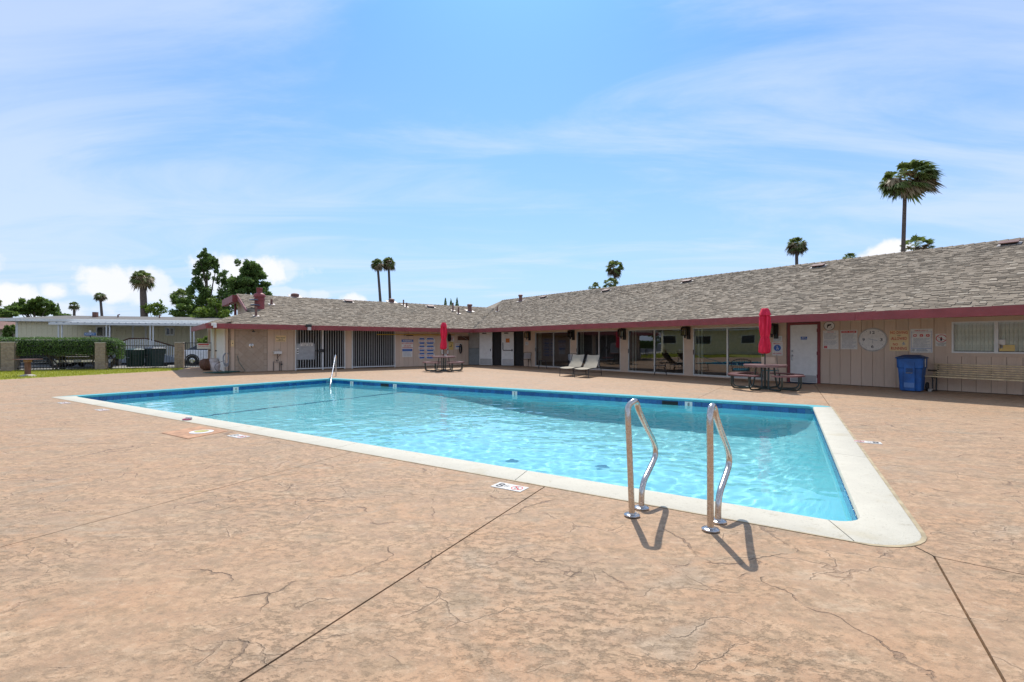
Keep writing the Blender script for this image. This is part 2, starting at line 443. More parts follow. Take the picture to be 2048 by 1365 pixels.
dry = t.mix(t.ramp(t.noise(pa, .8, 6, .65, 1.0), .54, .68, 0, .6), dry, (.37, .30, .215))
dry = t.mix(t.ramp(t.noise(t.map(p, (1, 3.2, 1), (0, 0, R(30)), (9, 4, 0)), 1.6, 8, .7, .3), .54, .68, 0, .60), dry, (.56, .42, .275))
dry = t.mix(t.ramp(frac, .46, .60, 0, .70), dry, (.305, .205, .120))
dry = t.mix(t.ramp(frac2, .52, .62, 0, .60), dry, (.235, .158, .095))
dry = t.mix(t.ramp(frac2, .47, .34, 0, .50), dry, (.64, .46, .30))
col = t.mix(t.math('MULTIPLY', pitm, .55), dry, (.255, .180, .112))
col = t.mix(t.math('MULTIPLY', spk, .40), col, (.24, .155, .095))
olv = t.math('MULTIPLY', t.ramp(t.noise(pa, 2.1, 8, .66, .2), .54, .66), t.ramp(t.noise(p, .7, 3), .40, .60))
col = t.mix(t.math('MULTIPLY', olv, .62), col, (.315, .235, .150))
col = t.mix(t.ramp(fine, .3, .75, 0, .28), col, (.33, .215, .125))
col = t.mix(t.ramp(t.noise(t.map(p, (1, 2.0, 1), (0, 0, R(18)), (3, 7, 0)), .45, 6, .6, .8), .50, .72, 0, .45), col, (.34, .25, .165))
col = t.mix(t.math('MULTIPLY', crack, .55), col, (.13, .085, .06))
col = t.mix(t.math('MULTIPLY', hair, .32), col, (.20, .135, .09))
col = t.mix(t.math('MULTIPLY', hlip_glint, .30), col, (.62, .45, .30))  # pale highlight along the hair crack lips, put into the colour
t.put(b.inputs['Base Color'], col)
t.put(b.inputs['Roughness'], t.ramp(blot, .3, .7, .62, .82))
b.inputs['Specular IOR Level'].default_value = .35
h = t.math('ADD', t.math('MULTIPLY', blot, 1.0), t.math('ADD', t.math('MULTIPLY', pitm, -.25), t.math('MULTIPLY', frac2, -.5)))
h = t.math('ADD', h, t.math('MULTIPLY', crack, -.8)); h = t.math('ADD', h, t.math('MULTIPLY', hair, -.5)); h = t.math('ADD', h, t.math('MULTIPLY', lip, .55)); h = t.math('ADD', h, t.math('MULTIPLY', fine, .10))
t.put(b.inputs['Normal'], t.bump(h, .011))
MT['deck'] = m
# coping: pale cast concrete with small voids and stains
def coping(name, c):
    m, t, b = newmat(name); p = t.pos()
    sp = t.noise(p, 95, 3, .6); st = t.noise(p, 1.3, 5, .6, .3)
    k = t.mix(t.ramp(t.noise(p, 4, 5, .6), .35, .7), tuple(x * .93 for x in c), c)
    k = t.mix(t.ramp(sp, .64, .70, 0, .55), k, tuple(x * .45 for x in c))
    k = t.mix(t.ramp(st, .58, .70, 0, .5), k, (c[0] * .8, c[1] * .74, c[2] * .6))
    k = t.mix(t.ramp(t.noise(p, 6.5, 7, .7, .4), .60, .70, 0, .55), k, (c[0] * .60, c[1] * .54, c[2] * .44))
    k = t.mix(t.ramp(t.noise(p, 42, 4, .7), .60, .66, 0, .45), k, (c[0] * .5, c[1] * .48, c[2] * .42))
    t.put(b.inputs['Base Color'], k); b.inputs['Roughness'].default_value = .8
    t.put(b.inputs['Normal'], t.bump(sp, .004)); return m
MT['coping'] = coping('pale_coping', (.60, .55, .44))
MT['copteal'] = coping('turquoise_reflection_coping', (.10, .42, .46))  # far and left coping: shade and pool reflection put into a turquoise tone
# plaster
m, t, b = newmat('pool_plaster'); p = t.pos()
t.put(b.inputs['Base Color'], t.mix(t.ramp(t.noise(p, .8, 4), .35, .65), (.34, .82, .87), (.38, .86, .90)))
b.inputs['Roughness'].default_value = .9
MT['plaster'] = m
m, t, b = newmat('blue_glazed_tile'); p = t.pos()
oi = t.node("ShaderNodeObjectInfo").outputs['Random']
t.put(b.inputs['Base Color'], t.mix(oi, (.006, .065, .21), (.012, .13, .34))); b.inputs['Roughness'].default_value = .15
MT['tile'] = m
MT['grout'] = mat('tile_grout', (.10, .25, .38), .9)
m, t, b = newmat('pool_water')
b.inputs['Transmission Weight'].default_value = 1.0; b.inputs['IOR'].default_value = 1.333; b.inputs['Roughness'].default_value = 0.0
MT['water'] = m
# diagonal shower tiles
m, t, b = newmat('shower_tile'); p = t.pos(); oi = t.node("ShaderNodeObjectInfo").outputs['Random']
k = t.mix(oi, (.38, .27, .185), (.45, .335, .24))
t.put(b.inputs['Base Color'], t.mix(t.ramp(t.noise(p, 6, 6, .65), .4, .7, 0, .6), k, (.46, .36, .27))); b.inputs['Roughness'].default_value = .4
MT['stile'] = m

# ------------------------------------------------------------ printed lettering
_tc = {}
def text_pts(sx, bold=False):
    if sx in _tc: return _tc[sx]
    cu = bpy.data.curves.new('lettering', 'FONT'); cu.body = sx; cu.align_x = 'CENTER'; cu.align_y = 'CENTER'; cu.size = 1.0; cu.resolution_u = 2; cu.offset = .012
    o = bpy.data.objects.new('lettering', cu); COL.objects.link(o)
    me = bpy.data.meshes.new_from_object(o.evaluated_get(bpy.context.evaluated_depsgraph_get()))
    vs = [v.co.copy() for v in me.vertices]; fs = [tuple(q.vertices) for q in me.polygons]
    bpy.data.objects.remove(o); bpy.data.curves.remove(cu); bpy.data.meshes.remove(me)
    _tc[sx] = (vs, fs); return _tc[sx]
def letters(mb, sx, x, z, h, w=None, y=-.004, flat=False):
    """lettering of cap height h centred at (x, z) of a vertical board (or lying flat)"""
    vs, fs = text_pts(sx)
    if not vs: return
    x0 = min(v.x for v in vs); x1 = max(v.x for v in vs)
    k = h / .70; kx = k if w is None else w / (x1 - x0)
    cx = (x0 + x1) / 2; ys = [v.y for v in vs]; cy = (min(ys) + max(ys)) / 2
    if flat: mb.add([(x + (v.x - cx) * kx, z + (v.y - cy) * k, y) for v in vs], fs)
    else: mb.add([(x + (v.x - cx) * kx, y, z + (v.y - cy) * k) for v in vs], fs)
def lines(mb, x0, x1, z0, z1, n, h, y=-.004, seed=1):
    """rows of small print"""
    rr = random.Random(seed)
    for i in range(n):
        z = z1 - (z1 - z0) * (i + .5) / n; x = x0; end = x1 - rr.random() * (x1 - x0) * .35
        while x < end:
            w = rr.uniform(.03, .09) * (x1 - x0) * 1.6; mb.add([(x, y, z), (min(x + w, x1), y, z), (min(x + w, x1), y, z + h), (x, y, z + h)], [(0, 1, 2, 3)]); x += w + .012 * (x1 - x0) * 1.6
def ring(mb, x, z, r0, r1, n=32, y=-.004, sx=1.0):
    vs = []; fs = []
    for k in range(n):
        a = 2 * pi * k / n; vs += [(x + r0 * cos(a) * sx, y, z + r0 * sin(a)), (x + r1 * cos(a) * sx, y, z + r1 * sin(a))]
    for k in range(n): j = (k + 1) % n; fs.append((2 * k, 2 * k + 1, 2 * j + 1, 2 * j))
    mb.add(vs, fs)
def disc(mb, x, z, r, n=24, y=-.004, sx=1.0): mb.add([(x + r * cos(2 * pi * k / n) * sx, y, z + r * sin(2 * pi * k / n)) for k in range(n)], [tuple(range(n))])
def flatrect(mb, x0, x1, z0, z1, y=-.004): mb.add([(x0, y, z0), (x1, y, z0), (x1, y, z1), (x0, y, z1)], [(0, 1, 2, 3)])

# ============================================================ ground and deck
gm = MB(); gq = [(-11.75, 12.6), (2.72, 3.4), (6.9, 10.75), (-7.3, 19.3)]
gm.add([(x, y, -.13) for x, y in gq] + [(x, y, -.13) for x, y in ((-900, -700), (900, -700), (900, 1200), (-900, 1200))], [(0, 1, 5, 4), (1, 2, 6, 5), (2, 3, 7, 6), (3, 0, 4, 7)])
struct(gm.build('ground', MT['asph']))
PA, PB, PC, PD = Vector((-11.96, 12.57, 0)), Vector((2.784, 3.18, 0)), Vector((7.08, 10.78, 0)), Vector((-7.26, 19.51, 0))
def inset(q, ws):
    out = []
    n = len(q); L = []
    for i in range(n):
        a, b = q[i], q[(i + 1) % n]; d = (b - a).normalized(); nn = Vector((-d.y, d.x, 0)); L.append((a + nn * ws[i], d))
    for i in range(n):
        (p, d), (p2, d2) = L[i - 1], L[i]
        den = d.x * d2.y - d.y * d2.x; w = p2 - p; s = (w.x * d2.y - w.y * d2.x) / den; out.append(p + d * s)
    return out
def rounded(q, rs, n=8, nseg=(6, 3, 5, 3)):
    """list of (point, edge index or 'c'+corner) following the outline"""
    pts = []
    N = len(q); arcs = []
    for i in range(N):
        a, b, c = q[i - 1], q[i], q[(i + 1) % N]; d0 = (b - a).normalized(); d1 = (c - b).normalized()
        ang = math.acos(max(-1, min(1, d0.dot(d1)))); L = rs[i] * math.tan(ang / 2)
        s = b - d0 * L; e = b + d1 * L; cen = s + Vector((-d0.y, d0.x, 0)) * rs[i]
        a0 = atan2(s.y - cen.y, s.x - cen.x); arcs.append([cen + Vector((cos(a0 + ang * k / n), sin(a0 + ang * k / n), 0)) * rs[i] for k in range(n + 1)])
    for i in range(N):
        for k, pnt in enumerate(arcs[i]): pts.append(pnt)
        s, e = arcs[i][-1], arcs[(i + 1) % N][0]
        for k in range(1, nseg[i]): pts.append(s.lerp(e, k / nseg[i]))
    return pts
quad = [PA, PB, PC, PD]
outer = rounded(quad, (.10, .42, .22, .35))
inq = inset(quad, (.43, .35, .27, .27))
inner = rounded(inq, (.06, .22, .12, .18))
# deck slab, cut through along its joints and round the pool
dk = MB()
dk.prism([tuple(Bw(30, -14)[:2]), tuple(Bw(30, 36)[:2]), (-14.5, 36.0), (-17.0, 29.2), (-18.5, 27.9), (-17.3, 25.0), (-19.65, 18.5), (-25.5, 2.0), (-25.5, -14.0)], -.12, 0)
dko = dk.build('pool_deck', MT['deck'])
cut = MB()
cut.prism([(p.x, p.y) for p in outer], -.3, .3)
def joint(pts, w=.012):
    for a, b in zip(pts[:-1], pts[1:]):
        d = (b - a); L = d.length; d.normalize(); n = Vector((-d.y, d.x, 0)) * w / 2; a = a - d * .006; b = b + d * .006
        cut.prism([tuple((a - n)[:2]), tuple((b - n)[:2]), tuple((b + n)[:2]), tuple((a + n)[:2])], -.3, .3)
def ext(a, b, t): return a + (b - a) * t
j1a, j1b = G(1085, 976.8), G(480, 1365); joint([ext(j1b, j1a, 1.02), ext(j1a, j1b, 6)], .013)
j2a, j2b = G(696, 907), G(0, 1095); joint([ext(j2b, j2a, 1.02), ext(j2a, j2b, 9)], .009)
j3a, j3b = G(376, 878.5), G(200, 903); joint([j3a, ext(j3a, j3b, 14)], .006)
j4a, j4b = G(1796, 1076), G(1868, 1113); joint([ext(j4b, j4a, 1.05), j4b], .012)
joint([j4b, ext(j4b, G(2048, 1150), 9)], .011); joint([j4b, ext(j4b, G(2010, 1365), 6)], .013)
j5a, j5b = G(1659, 812), G(1628, 768); joint([j5a, ext(j5a, j5b, 1.06)], .012)
j6a, j6b = G(1395, 797), G(1461, 767); joint([ext(j6b, j6a, 1.03), ext(j6a, j6b, 2.1)], .010)
j7a, j7b = G(1742, 925), G(2048, 967); joint([ext(j7b, j7a, 1.02), ext(j7a, j7b, 4)], .006)
j8a, j8b = G(138, 759), G(229, 769); joint([ext(j8a, j8b, -1.2), j8b, G(330, 781)], .008)
co = cut.build('cutter', MT['deck'])
md = dko.modifiers.new('b', 'BOOLEAN'); md.operation = 'DIFFERENCE'; md.solver = 'EXACT'; md.use_self = True; md.object = co
dg = bpy.context.evaluated_depsgraph_get(); dg.update()
me2 = bpy.data.meshes.new_from_object(dko.evaluated_get(dg))
dko.modifiers.clear(); bpy.data.objects.remove(co)
# split into loose slabs
bm = bmesh.new(); bm.from_mesh(me2); bmesh.ops.remove_doubles(bm, verts=bm.verts[:], dist=1e-5)
bm.faces.ensure_lookup_table(); seen = set(); groups = []
for f in bm.faces:
    if f.index in seen: continue
    st = [f]; seen.add(f.index); g = []
    while st:
        q = st.pop(); g.append(q)
        for e in q.edges:
            for r_ in e.link_faces:
                if r_.index not in seen: seen.add(r_.index); st.append(r_)
    groups.append(g)
bed = MB(); bed.box(-26, 40, -12, 44, -.299, -.30)
root = dko; dko.data = bpy.data.meshes.new('pool_deck')
bed = MB()   # sand bed under the slabs, dark in the joints, open under the pool
oq = [tuple(p) for p in quad]; big = [(-30, -20, 0), (45, -20, 0), (45, 48, 0), (-30, 48, 0)]
bed.add([(x, y, -.118) for x, y, z in oq] + [(-17.0, -13, -.118), (29, -13, -.118), (29, 30, -.118), (-17.0, 24, -.118)], [(0, 1, 5, 4), (1, 2, 6, 5), (2, 3, 7, 6), (3, 0, 4, 7)])
bo = bed.build('pool_deck', mat('joint_sand', (.20, .14, .095), .95)); bpy.data.objects.remove(dko); struct(bo)
for g in groups:
    vs = {}; L = []; fs = []
    for f in g:
        for v in f.verts:
            if v.index not in vs: vs[v.index] = len(L); L.append(v.co.copy())
        fs.append([vs[v.index] for v in f.verts])
    xs = [c.x for c in L]
    if max(xs) - min(xs) < .02: continue
    mb = MB(); mb.add(L, fs); mb.build('slab', MT['deck'], bo)
bm.free()

# ------------------------------------------------------------ pool
prof = [(0.0, -.10), (0.0, .003), (.02, .007), (.90, .007), (.965, 0.0), (.995, -.018), (1.0, -.034), (.985, -.050), (.90, -.056), (.90, -.10)]
n_ = len(outer); npc = 9
rings = []
for i in range(n_): rings.append([(outer[i].lerp(inner[i], a).x, outer[i].lerp(inner[i], a).y, z) for a, z in prof])
# index layout: corner k occupies 9 samples, then nseg-1 samples of edge k
edges = []; idx = 0
for i, ns in enumerate((6, 3, 5, 3)):
    edges.append((idx, idx + 8, idx + 8 + ns)); idx += 8 + ns
pool = MB()
# shell: coved basin, shallow on the left, deep on the right
iq = inset(inq, (-.015,) * 4)
def bil(s, t, q=iq): return (q[0] * (1 - s) + q[1] * s) * (1 - t) + (q[3] * (1 - s) + q[2] * s) * t
def cove(d, r):
    return 0 if d >= r else r - sqrt(max(0, r * r - (r - d) ** 2))
def floor_z(s, t):
    w = 16.5 * s; e = 16.5 * (1 - s); nn = 8.0 * t; f = 8.0 * (1 - t)
    D = 1.05 + (2.35 - 1.05) * (lambda x: x * x * (3 - 2 * x))(max(0, min(1, (s - .30) / .36)))
    z = -D + max(cove(nn, .35), cove(f, .35), cove(w, .2))
    z = max(z, -D + cove(e, 1.15) * (D - .55) / 1.15)
    return min(z, -.4)
NX, NY = 150, 80
gs = [i / NX for i in range(NX + 1)]; gt = [j / NY for j in range(NY + 1)]
vs = [(*bil(s, t)[:2], floor_z(s, t)) for t in gt for s in gs]
pool.add(vs, [(j * (NX + 1) + i, j * (NX + 1) + i + 1, (j + 1) * (NX + 1) + i + 1, (j + 1) * (NX + 1) + i) for j in range(NY) for i in range(NX)])
def wallstrip(ptsf, n):
    vs = []; 
    for k in range(n + 1):
        s, t = ptsf(k / n); p = bil(s, t); vs += [(p.x, p.y, floor_z(s, t)), (p.x, p.y, -.056)]
    pool.add(vs, [(2 * k, 2 * k + 2, 2 * k + 3, 2 * k + 1) for k in range(n)])
wallstrip(lambda x: (x, 0), NX); wallstrip(lambda x: (1, x), NY); wallstrip(lambda x: (x, 1), NX); wallstrip(lambda x: (0, x), NY)
po = struct(pool.build('swimming_pool', MT['plaster'], smooth=50))
def cop(i0, i1, mt, gap0=.004, gap1=.004):
    mb = MB(); R_ = [rings[k % n_] for k in range(i0, i1 + 1)]; m = len(prof)
    def shift(a, b, g):
        out = []
        for p, q in zip(a, b):
            p = Vector(p); q = Vector(q); d = (q - p); out.append(tuple(p + d.normalized() * g))
        return out
    R_[0] = shift(R_[0], R_[1], gap0); R_[-1] = shift(R_[-1], R_[-2], gap1)
    vs = [p for r_ in R_ for p in r_]; L = len(R_)
    fs = [(i * m + k, i * m + (k + 1) % m, (i + 1) * m + (k + 1) % m, (i + 1) * m + k) for i in range(L - 1) for k in range(m)]
    fs += [tuple(range(m - 1, -1, -1)), tuple((L - 1) * m + k for k in range(m))]
    mb.add(vs, fs); return mb.build('coping_section', mt, po, smooth=40)
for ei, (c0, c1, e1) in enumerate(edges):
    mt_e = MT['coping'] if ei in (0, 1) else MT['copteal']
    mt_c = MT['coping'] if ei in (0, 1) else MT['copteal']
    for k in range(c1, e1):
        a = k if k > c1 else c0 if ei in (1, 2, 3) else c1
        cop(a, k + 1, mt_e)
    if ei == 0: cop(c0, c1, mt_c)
# waterline tiles on the four sides, grout band behind them
TW = .150
tm = MB(); tm.rbox(-TW / 2, TW / 2, -.006, .002, -.2, -.058, .003); tile0 = tm.build('waterline_tile', MT['tile'], po); first = True
for i in (2, 3, 1, 0):
    a, b = iq[i], iq[(i + 1) % 4]; d = (b - a); L = d.length; d.normalize(); n = Vector((-d.y, d.x, 0)); k = int((L - .25) / (TW + .006))
    gb = MB(); p0, p1 = a + n * .004, b + n * .004
    gb.add([(p0.x, p0.y, -.21), (p1.x, p1.y, -.21), (p1.x, p1.y, -.054), (p0.x, p0.y, -.054)], [(0, 1, 2, 3)]); gb.build('grout_band', MT['grout'], po)
    if i in (0, 1): 
        sm = MB()
    for q in range(k):
        c = a + d * ((L - k * (TW + .006)) / 2 + (q + .5) * (TW + .006)) + n * .009
        if i == 0: sm.add([Vector(v) for v in [tuple(c - d * TW / 2) , tuple(c + d * TW / 2), tuple(c + d * TW / 2 + Vector((0, 0, -.14))), tuple(c - d * TW / 2 + Vector((0, 0, -.14)))]], [(0, 1, 2, 3)]); continue
        rz = atan2(d.y, d.x) + pi
        if first: tile0.location = c; tile0.rotation_euler = (0, 0, rz); first = False
        else: inst(tile0, po, c, rz)
    if i == 0: sm.off = Vector((0, 0, 0)); o = sm.build('tile_row', MT['tile'], po, loc=(0, 0, -.058)); o['kind'] = 'stuff'
# dark stripe across the floor where it starts to fall away
st = MB(); vs = []
for k in range(41):
    for ds in (0, .0075):
        p = bil(.262 + ds, k / 40); vs.append((p.x, p.y, floor_z(.262, min(.96, max(.04, k / 40))) + .006))
st.add(vs, [(2 * k, 2 * k + 1, 2 * k + 3, 2 * k + 2) for k in range(40)]); stripe = st.build('floor_stripe', mat('faded_blue_tile', (.02, .22, .36), .4), po)
MT['drain'] = mat('drain_cover', (.14, .55, .64), .6)
# main drains
for s, t in ((.71, .35), (.80, .42)):
    p = bil(s, t); mb = MB(); mb.lathe([(.12, 0), (.12, .02), (.09, .035), (0.01, .04)], 20, M=Matrix.Translation((p.x, p.y, floor_z(s, t)))); mb.build('floor_drain', MT['drain'], po)
# depth plates on the wall tiles of the far and left sides
def plate_vertical(s, t, rz, txt):
    p = bil(s, t); mb = MB(); mb.rbox(-.09, .09, -.016, -.004, -.215, -.058, .003)
    o = mb.build('depth_marker', MT['swhite'], po, loc=p, rot=rz)
    tx = MB(); letters(tx, txt, 0, -.125, .075, None, -.0175); tx.build('lettering', MT['sblack'], o)
def px_st_far(px):
    best = min(range(1001), key=lambda k: abs(CX + F * bil(k / 1000, 1).x / bil(k / 1000, 1).y - px)); return best / 1000
def px_st_left(px):
    best = min(range(1001), key=lambda k: abs(CX + F * bil(0, k / 1000).x / bil(0, k / 1000).y - px)); return best / 1000
dfar = (iq[2] - iq[3]).normalized(); dlef = (iq[3] - iq[0]).normalized()
ra_far = math.degrees(atan2(dfar.y, dfar.x)); ra_lef = math.degrees(atan2(dlef.y, dlef.x))
for px, tx in ((704, '3'), (790, '3'), (1030, '5'), (1377, '8')): plate_vertical(px_st_far(px), 1, ra_far, tx)
plate_vertical(0, px_st_left(471), ra_lef, '4')
# skimmer mouths
for px in (1340, 770):
    p = bil(px_st_far(px), 1); mb = MB(); mb.box(-.2, .2, -.02, -.005, -.19, -.07); mb.build('skimmer_mouth', MT['black_m'], po, loc=p, rot=ra_far)
# water
wx, wy = 400, 200
wv = []
for j in range(wy + 1):
    for i in range(wx + 1):
        p = bil(i / wx, j / wy); x, y = p.x, p.y
        ed = min(1, 8 * min(i / wx, 1 - i / wx, j / wy, 1 - j / wy) + .5)
        z = -.165 + ed * (.0050 * noise.noise((x * 1.5 + .3 * y, y * 1.9, 0.0)) + .0036 * noise.noise((x * 4.6, y * 5.4, 4.0)) + .0015 * noise.noise((x * 10.0, y * 11.5, 9.0)))
        wv.append((x, y, z))
wmb = MB(); wmb.add(wv, [(j * (wx + 1) + i, j * (wx + 1) + i + 1, (j + 1) * (wx + 1) + i + 1, (j + 1) * (wx + 1) + i) for j in range(wy) for i in range(wx)])
wo = struct(wmb.build('water', MT['water'], smooth=180))
wo.cycles.is_caustics_caster = True
for o in (po, stripe): o.cycles.is_caustics_receiver = True
sd.cycles.is_caustics_light = True
# seam of sealant round the coping
sl = MB(); so = inset(quad, (-.03,) * 4); out2 = rounded(so, (.12, .45, .24, .37)); m_ = len(outer)
sl.add([(p.x, p.y, .0045) for p in outer] + [(p.x * .5 + q.x * .5, p.y * .5 + q.y * .5, .004) if not (15 <= i <= 31) else (q.x, q.y, .004) for i, (p, q) in enumerate(zip(outer, out2))],
       [(i, (i + 1) % m_, m_ + (i + 1) % m_, m_ + i) for i in range(m_)])
sl.build('sealant_seam', mat('sand_sealant', (.42, .33, .20), .9, var=.25, vs=5), bo)

# flat depth plates let into the deck
ABd = (PB - PA).normalized(); rAB = math.degrees(atan2(ABd.y, ABd.x)); BCd = (PC - PB).normalized(); rBC = math.degrees(atan2(BCd.y, BCd.x))
def deck_marker(c, rot, w, h, label, items, warn=True):
    mb = MB(); mb.box(-w / 2, w / 2, -h / 2, h / 2, 0, .006)
    o = tag(mb.build('depth_marker', mat('worn_white_plate', (.60, .57, .52), .6, var=.2, vs=25), loc=c, rot=rot), label, 'depth marker', 'depth markers in the pool deck')
    tx = MB()
    for s_, x, z, hh, ww in items: letters(tx, s_, x, z, hh, ww, .0075, flat=True)
    tx.build('lettering', MT['sblack'], o)
    if warn:
        rg = MB(); x = w / 2 - h * .52; r = h * .36; vs = []
        for k in range(32):
            a = 2 * pi * k / 32; vs += [(x + r * cos(a), r * sin(a), .0078), (x + r * .84 * cos(a), r * .84 * sin(a), .0078)]
        rg.add(vs, [(2 * k, 2 * ((k + 1) % 32), 2 * ((k + 1) % 32) + 1, 2 * k + 1) for k in range(32)])
        d = Matrix.Translation((x, 0, 0)) @ Matrix.Rotation(R(-45), 4, 'Z'); rg.box(-r * .85, r * .85, -.006, .006, .0072, .0084, M=d)
        d2 = Matrix.Translation((x, 0, 0)) @ Matrix.Rotation(R(40), 4, 'Z'); rg.build('no_diving_symbol', MT['sred'], o)
        fg = MB(); fg.box(-r * .55, r * .35, -.008, .008, .007, .0078, M=d2); fg.build('diver', MT['sblack'], o)
    return o
c1 = (G(982, 974.7) + G(1056.9, 975.6)) / 2
deck_marker(c1, rAB, .34, .165, 'white plate reading 8 FT set in deck in front of the ladder', [('8', -.105, 0, .115, .075), ('FT', -.03, .0, .04, .045)])
deck_marker((G(455, 873.5) + G(499, 873)) / 2, rAB, .36, .165, 'white plate with depth figures beside the orange skimmer cover', [('5', -.11, 0, .11, .07), ('FT', -.03, 0, .04, .045)])
deck_marker(G(204, 820.5), rAB, .36, .16, 'white plate in deck beside the coping, second from the far left corner', [('3', -.11, 0, .11, .07), ('FT', -.03, 0, .04, .045)])
deck_marker(G(128, 806.5), rAB, .36, .16, 'white plate in deck at the leftmost tip of the pool', [('3', -.11, 0, .11, .07), ('FT', -.03, 0, .04, .045)])
deck_marker(G(1733, 885), rBC + 90, .34, .165, 'white plate in deck on the right side of the pool', [('8', -.105, 0, .115, .075), ('FT', -.03, 0, .04, .045)])
# orange square skimmer cover with a white round lid
q = [G(323.4, 867), G(375, 878.7), G(455.9, 862.9), G(399.6, 853.5)]
cen = sum(q, Vector()) / 4
t_ = thing('skimmer_cover', 'orange square deck patch with white round lid beside the coping', 'skimmer cover', cen)
mb = MB(); mb.prism([tuple((p - cen)[:2]) for p in q], 0, .007); mb.build('patch', mat('orange_concrete', (.46, .25, .14), .85, var=.25, vs=7, bump=.004), t_)
lc = G(403, 865.3) - cen
mb = MB(); mb.lathe([(.165, .002), (.165, .014), (.14, .018), (.0, .018)], 32, M=Matrix.Translation(lc)); lid = mb.build('lid', MT['swhite'], t_, smooth=30)
mb = MB(); mb.lathe([(.10, .018), (.10, .021), (.0, .021)], 28, M=Matrix.Translation(lc)); mb.build('lid_centre', mat('mossy_plastic', (.40, .36, .12), .8, var=.35, vs=20), t_)
# swim goggles left on the coping
gp = G(374, 841); t_ = thing('swim_goggles', 'small white and pink swim goggles lying on the near coping', 'goggles', gp + Vector((0, 0, .007)), rAB)
for sx in (-1, 1):
    mb = MB(); mb.lathe([(.030, 0), (.036, .02), (.03, .045), (.018, .05)], 14, M=Matrix.Translation((sx * .045, .03, 0))); mb.build('eyecup', MT['swhite'] if sx < 0 else MT['pot'], t_, smooth=40)
mb = MB(); mb.tube([(-.07, 0, .012), (-.04, -.05, .012), (.02, -.06, .014), (.08, -.02, .012), (.085, .02, .014)], .013, 8); mb.tube([(-.012, .03, .035), (.012, .03, .035)], .006, 6); mb.build('strap', mat('pink_rubber', (.45, .10, .17), .5), t_, smooth=60)

# grab rails of the near ladder
def smoothpath(pts, n=6):
    P = [Vector(p) for p in pts]; out = []
    for i in range(len(P) - 1):
        p0 = P[max(i - 1, 0)]; p1 = P[i]; p2 = P[i + 1]; p3 = P[min(i + 2, len(P) - 1)]
        for k in range(n):
            t = k / n; out.append(.5 * ((2 * p1) + (p2 - p0) * t + (2 * p0 - 5 * p1 + 4 * p2 - p3) * t * t + (3 * p1 - p0 - 3 * p2 + p3) * t ** 3))
    out.append(P[-1]); return out
rail_prof = [(0, 0), (-.004, .3), (-.012, .6), (-.020, .80), (0.0, .885), (.045, .925), (.10, .905), (.16, .83), (.33, .675), (.50, .535), (.565, .455), (.565, .385), (.50, .335), (.38, .275), (.285, .225), (.232, .16), (.218, .08), (.214, 0)]
def rail(px, py, d, lean, label):
    b = G(px, py)
    t_ = thing('grab_rail', label, 'grab rail', b, 0, 'stainless grab rails of the near pool ladder')
    path = smoothpath([(d.x * s + lean * (z / .9) * (1 if i < 5 else 0) * d.y, d.y * s - lean * (z / .9) * (1 if i < 5 else 0) * d.x, z) for i, (s, z) in enumerate(rail_prof)])
    mb = MB(); mb.tube(path, .0245, 20); mb.build('tube', MT['steel'], t_, smooth=80)
    for s in (0, .214):
        mb = MB(); mb.lathe([(.062, .007 if s == 0 else .0), (.064, .014), (.058, .020), (.034, .024), (.030, .03), (.024, .031)], 32, M=Matrix.Translation((d.x * s, d.y * s, 0)))
        mb.build('base_flange', MT['steel'], t_, smooth=40)
    return t_
rail(1264, 1033, Vector((.574, .819, 0)), -.03, 'left of the two curved stainless rails at the pool edge')
rail(1421, 1062, Vector((.60, .80, 0)), .0, 'right of the two curved stainless rails, nearest the camera')
# far handrail at the corner steps
b1 = G(672, 753.5); b2 = bil(.06, .93); b2 = Vector((G(660, 766).x, G(660, 766).y, -.6))
t_ = thing('stair_handrail', 'single stainless handrail rising from the far corner of the pool', 'handrail', b1)
d = b2 - b1; dh = Vector((d.x, d.y, 0))
mb = MB(); mb.tube(smoothpath([(0, 0, 0), (0, 0, .4), (0, 0, .78), tuple(dh * .04 + Vector((0, 0, .89))), tuple(dh * .16 + Vector((0, 0, .86))), tuple(dh * .5 + Vector((0, 0, .45))), tuple(dh * .95 + Vector((0, 0, -.1))), tuple(dh + Vector((0, 0, -.8)))]), .024, 10); mb.build('tube', MT['steel'], t_, smooth=80)
mb = MB(); mb.lathe([(.06, 0), (.06, .014), (.03, .022), (.025, .024)], 16); mb.build('base_flange', MT['steel'], t_, smooth=40)

# ============================================================ clubhouse
club = thing('clubhouse', 'low tan clubhouse with two wings, brown shingle roof and burgundy fascia', 'building', Bw(V0, U0), RV)
OFF = (-V0, -U0, 0)
PT = 1 / 3.0; VE, UE, ZE = 16.26, 25.2, 2.285       # eaves and their height
VR, UR = 24.7, 30.7                                   # ridges
def zr(v): return ZE + PT * (v - VE)
def zl(u): return ZE + PT * (u - UE)
VL = 2.3                                              # end eave of the left wing
def B(): return MB(OFF)
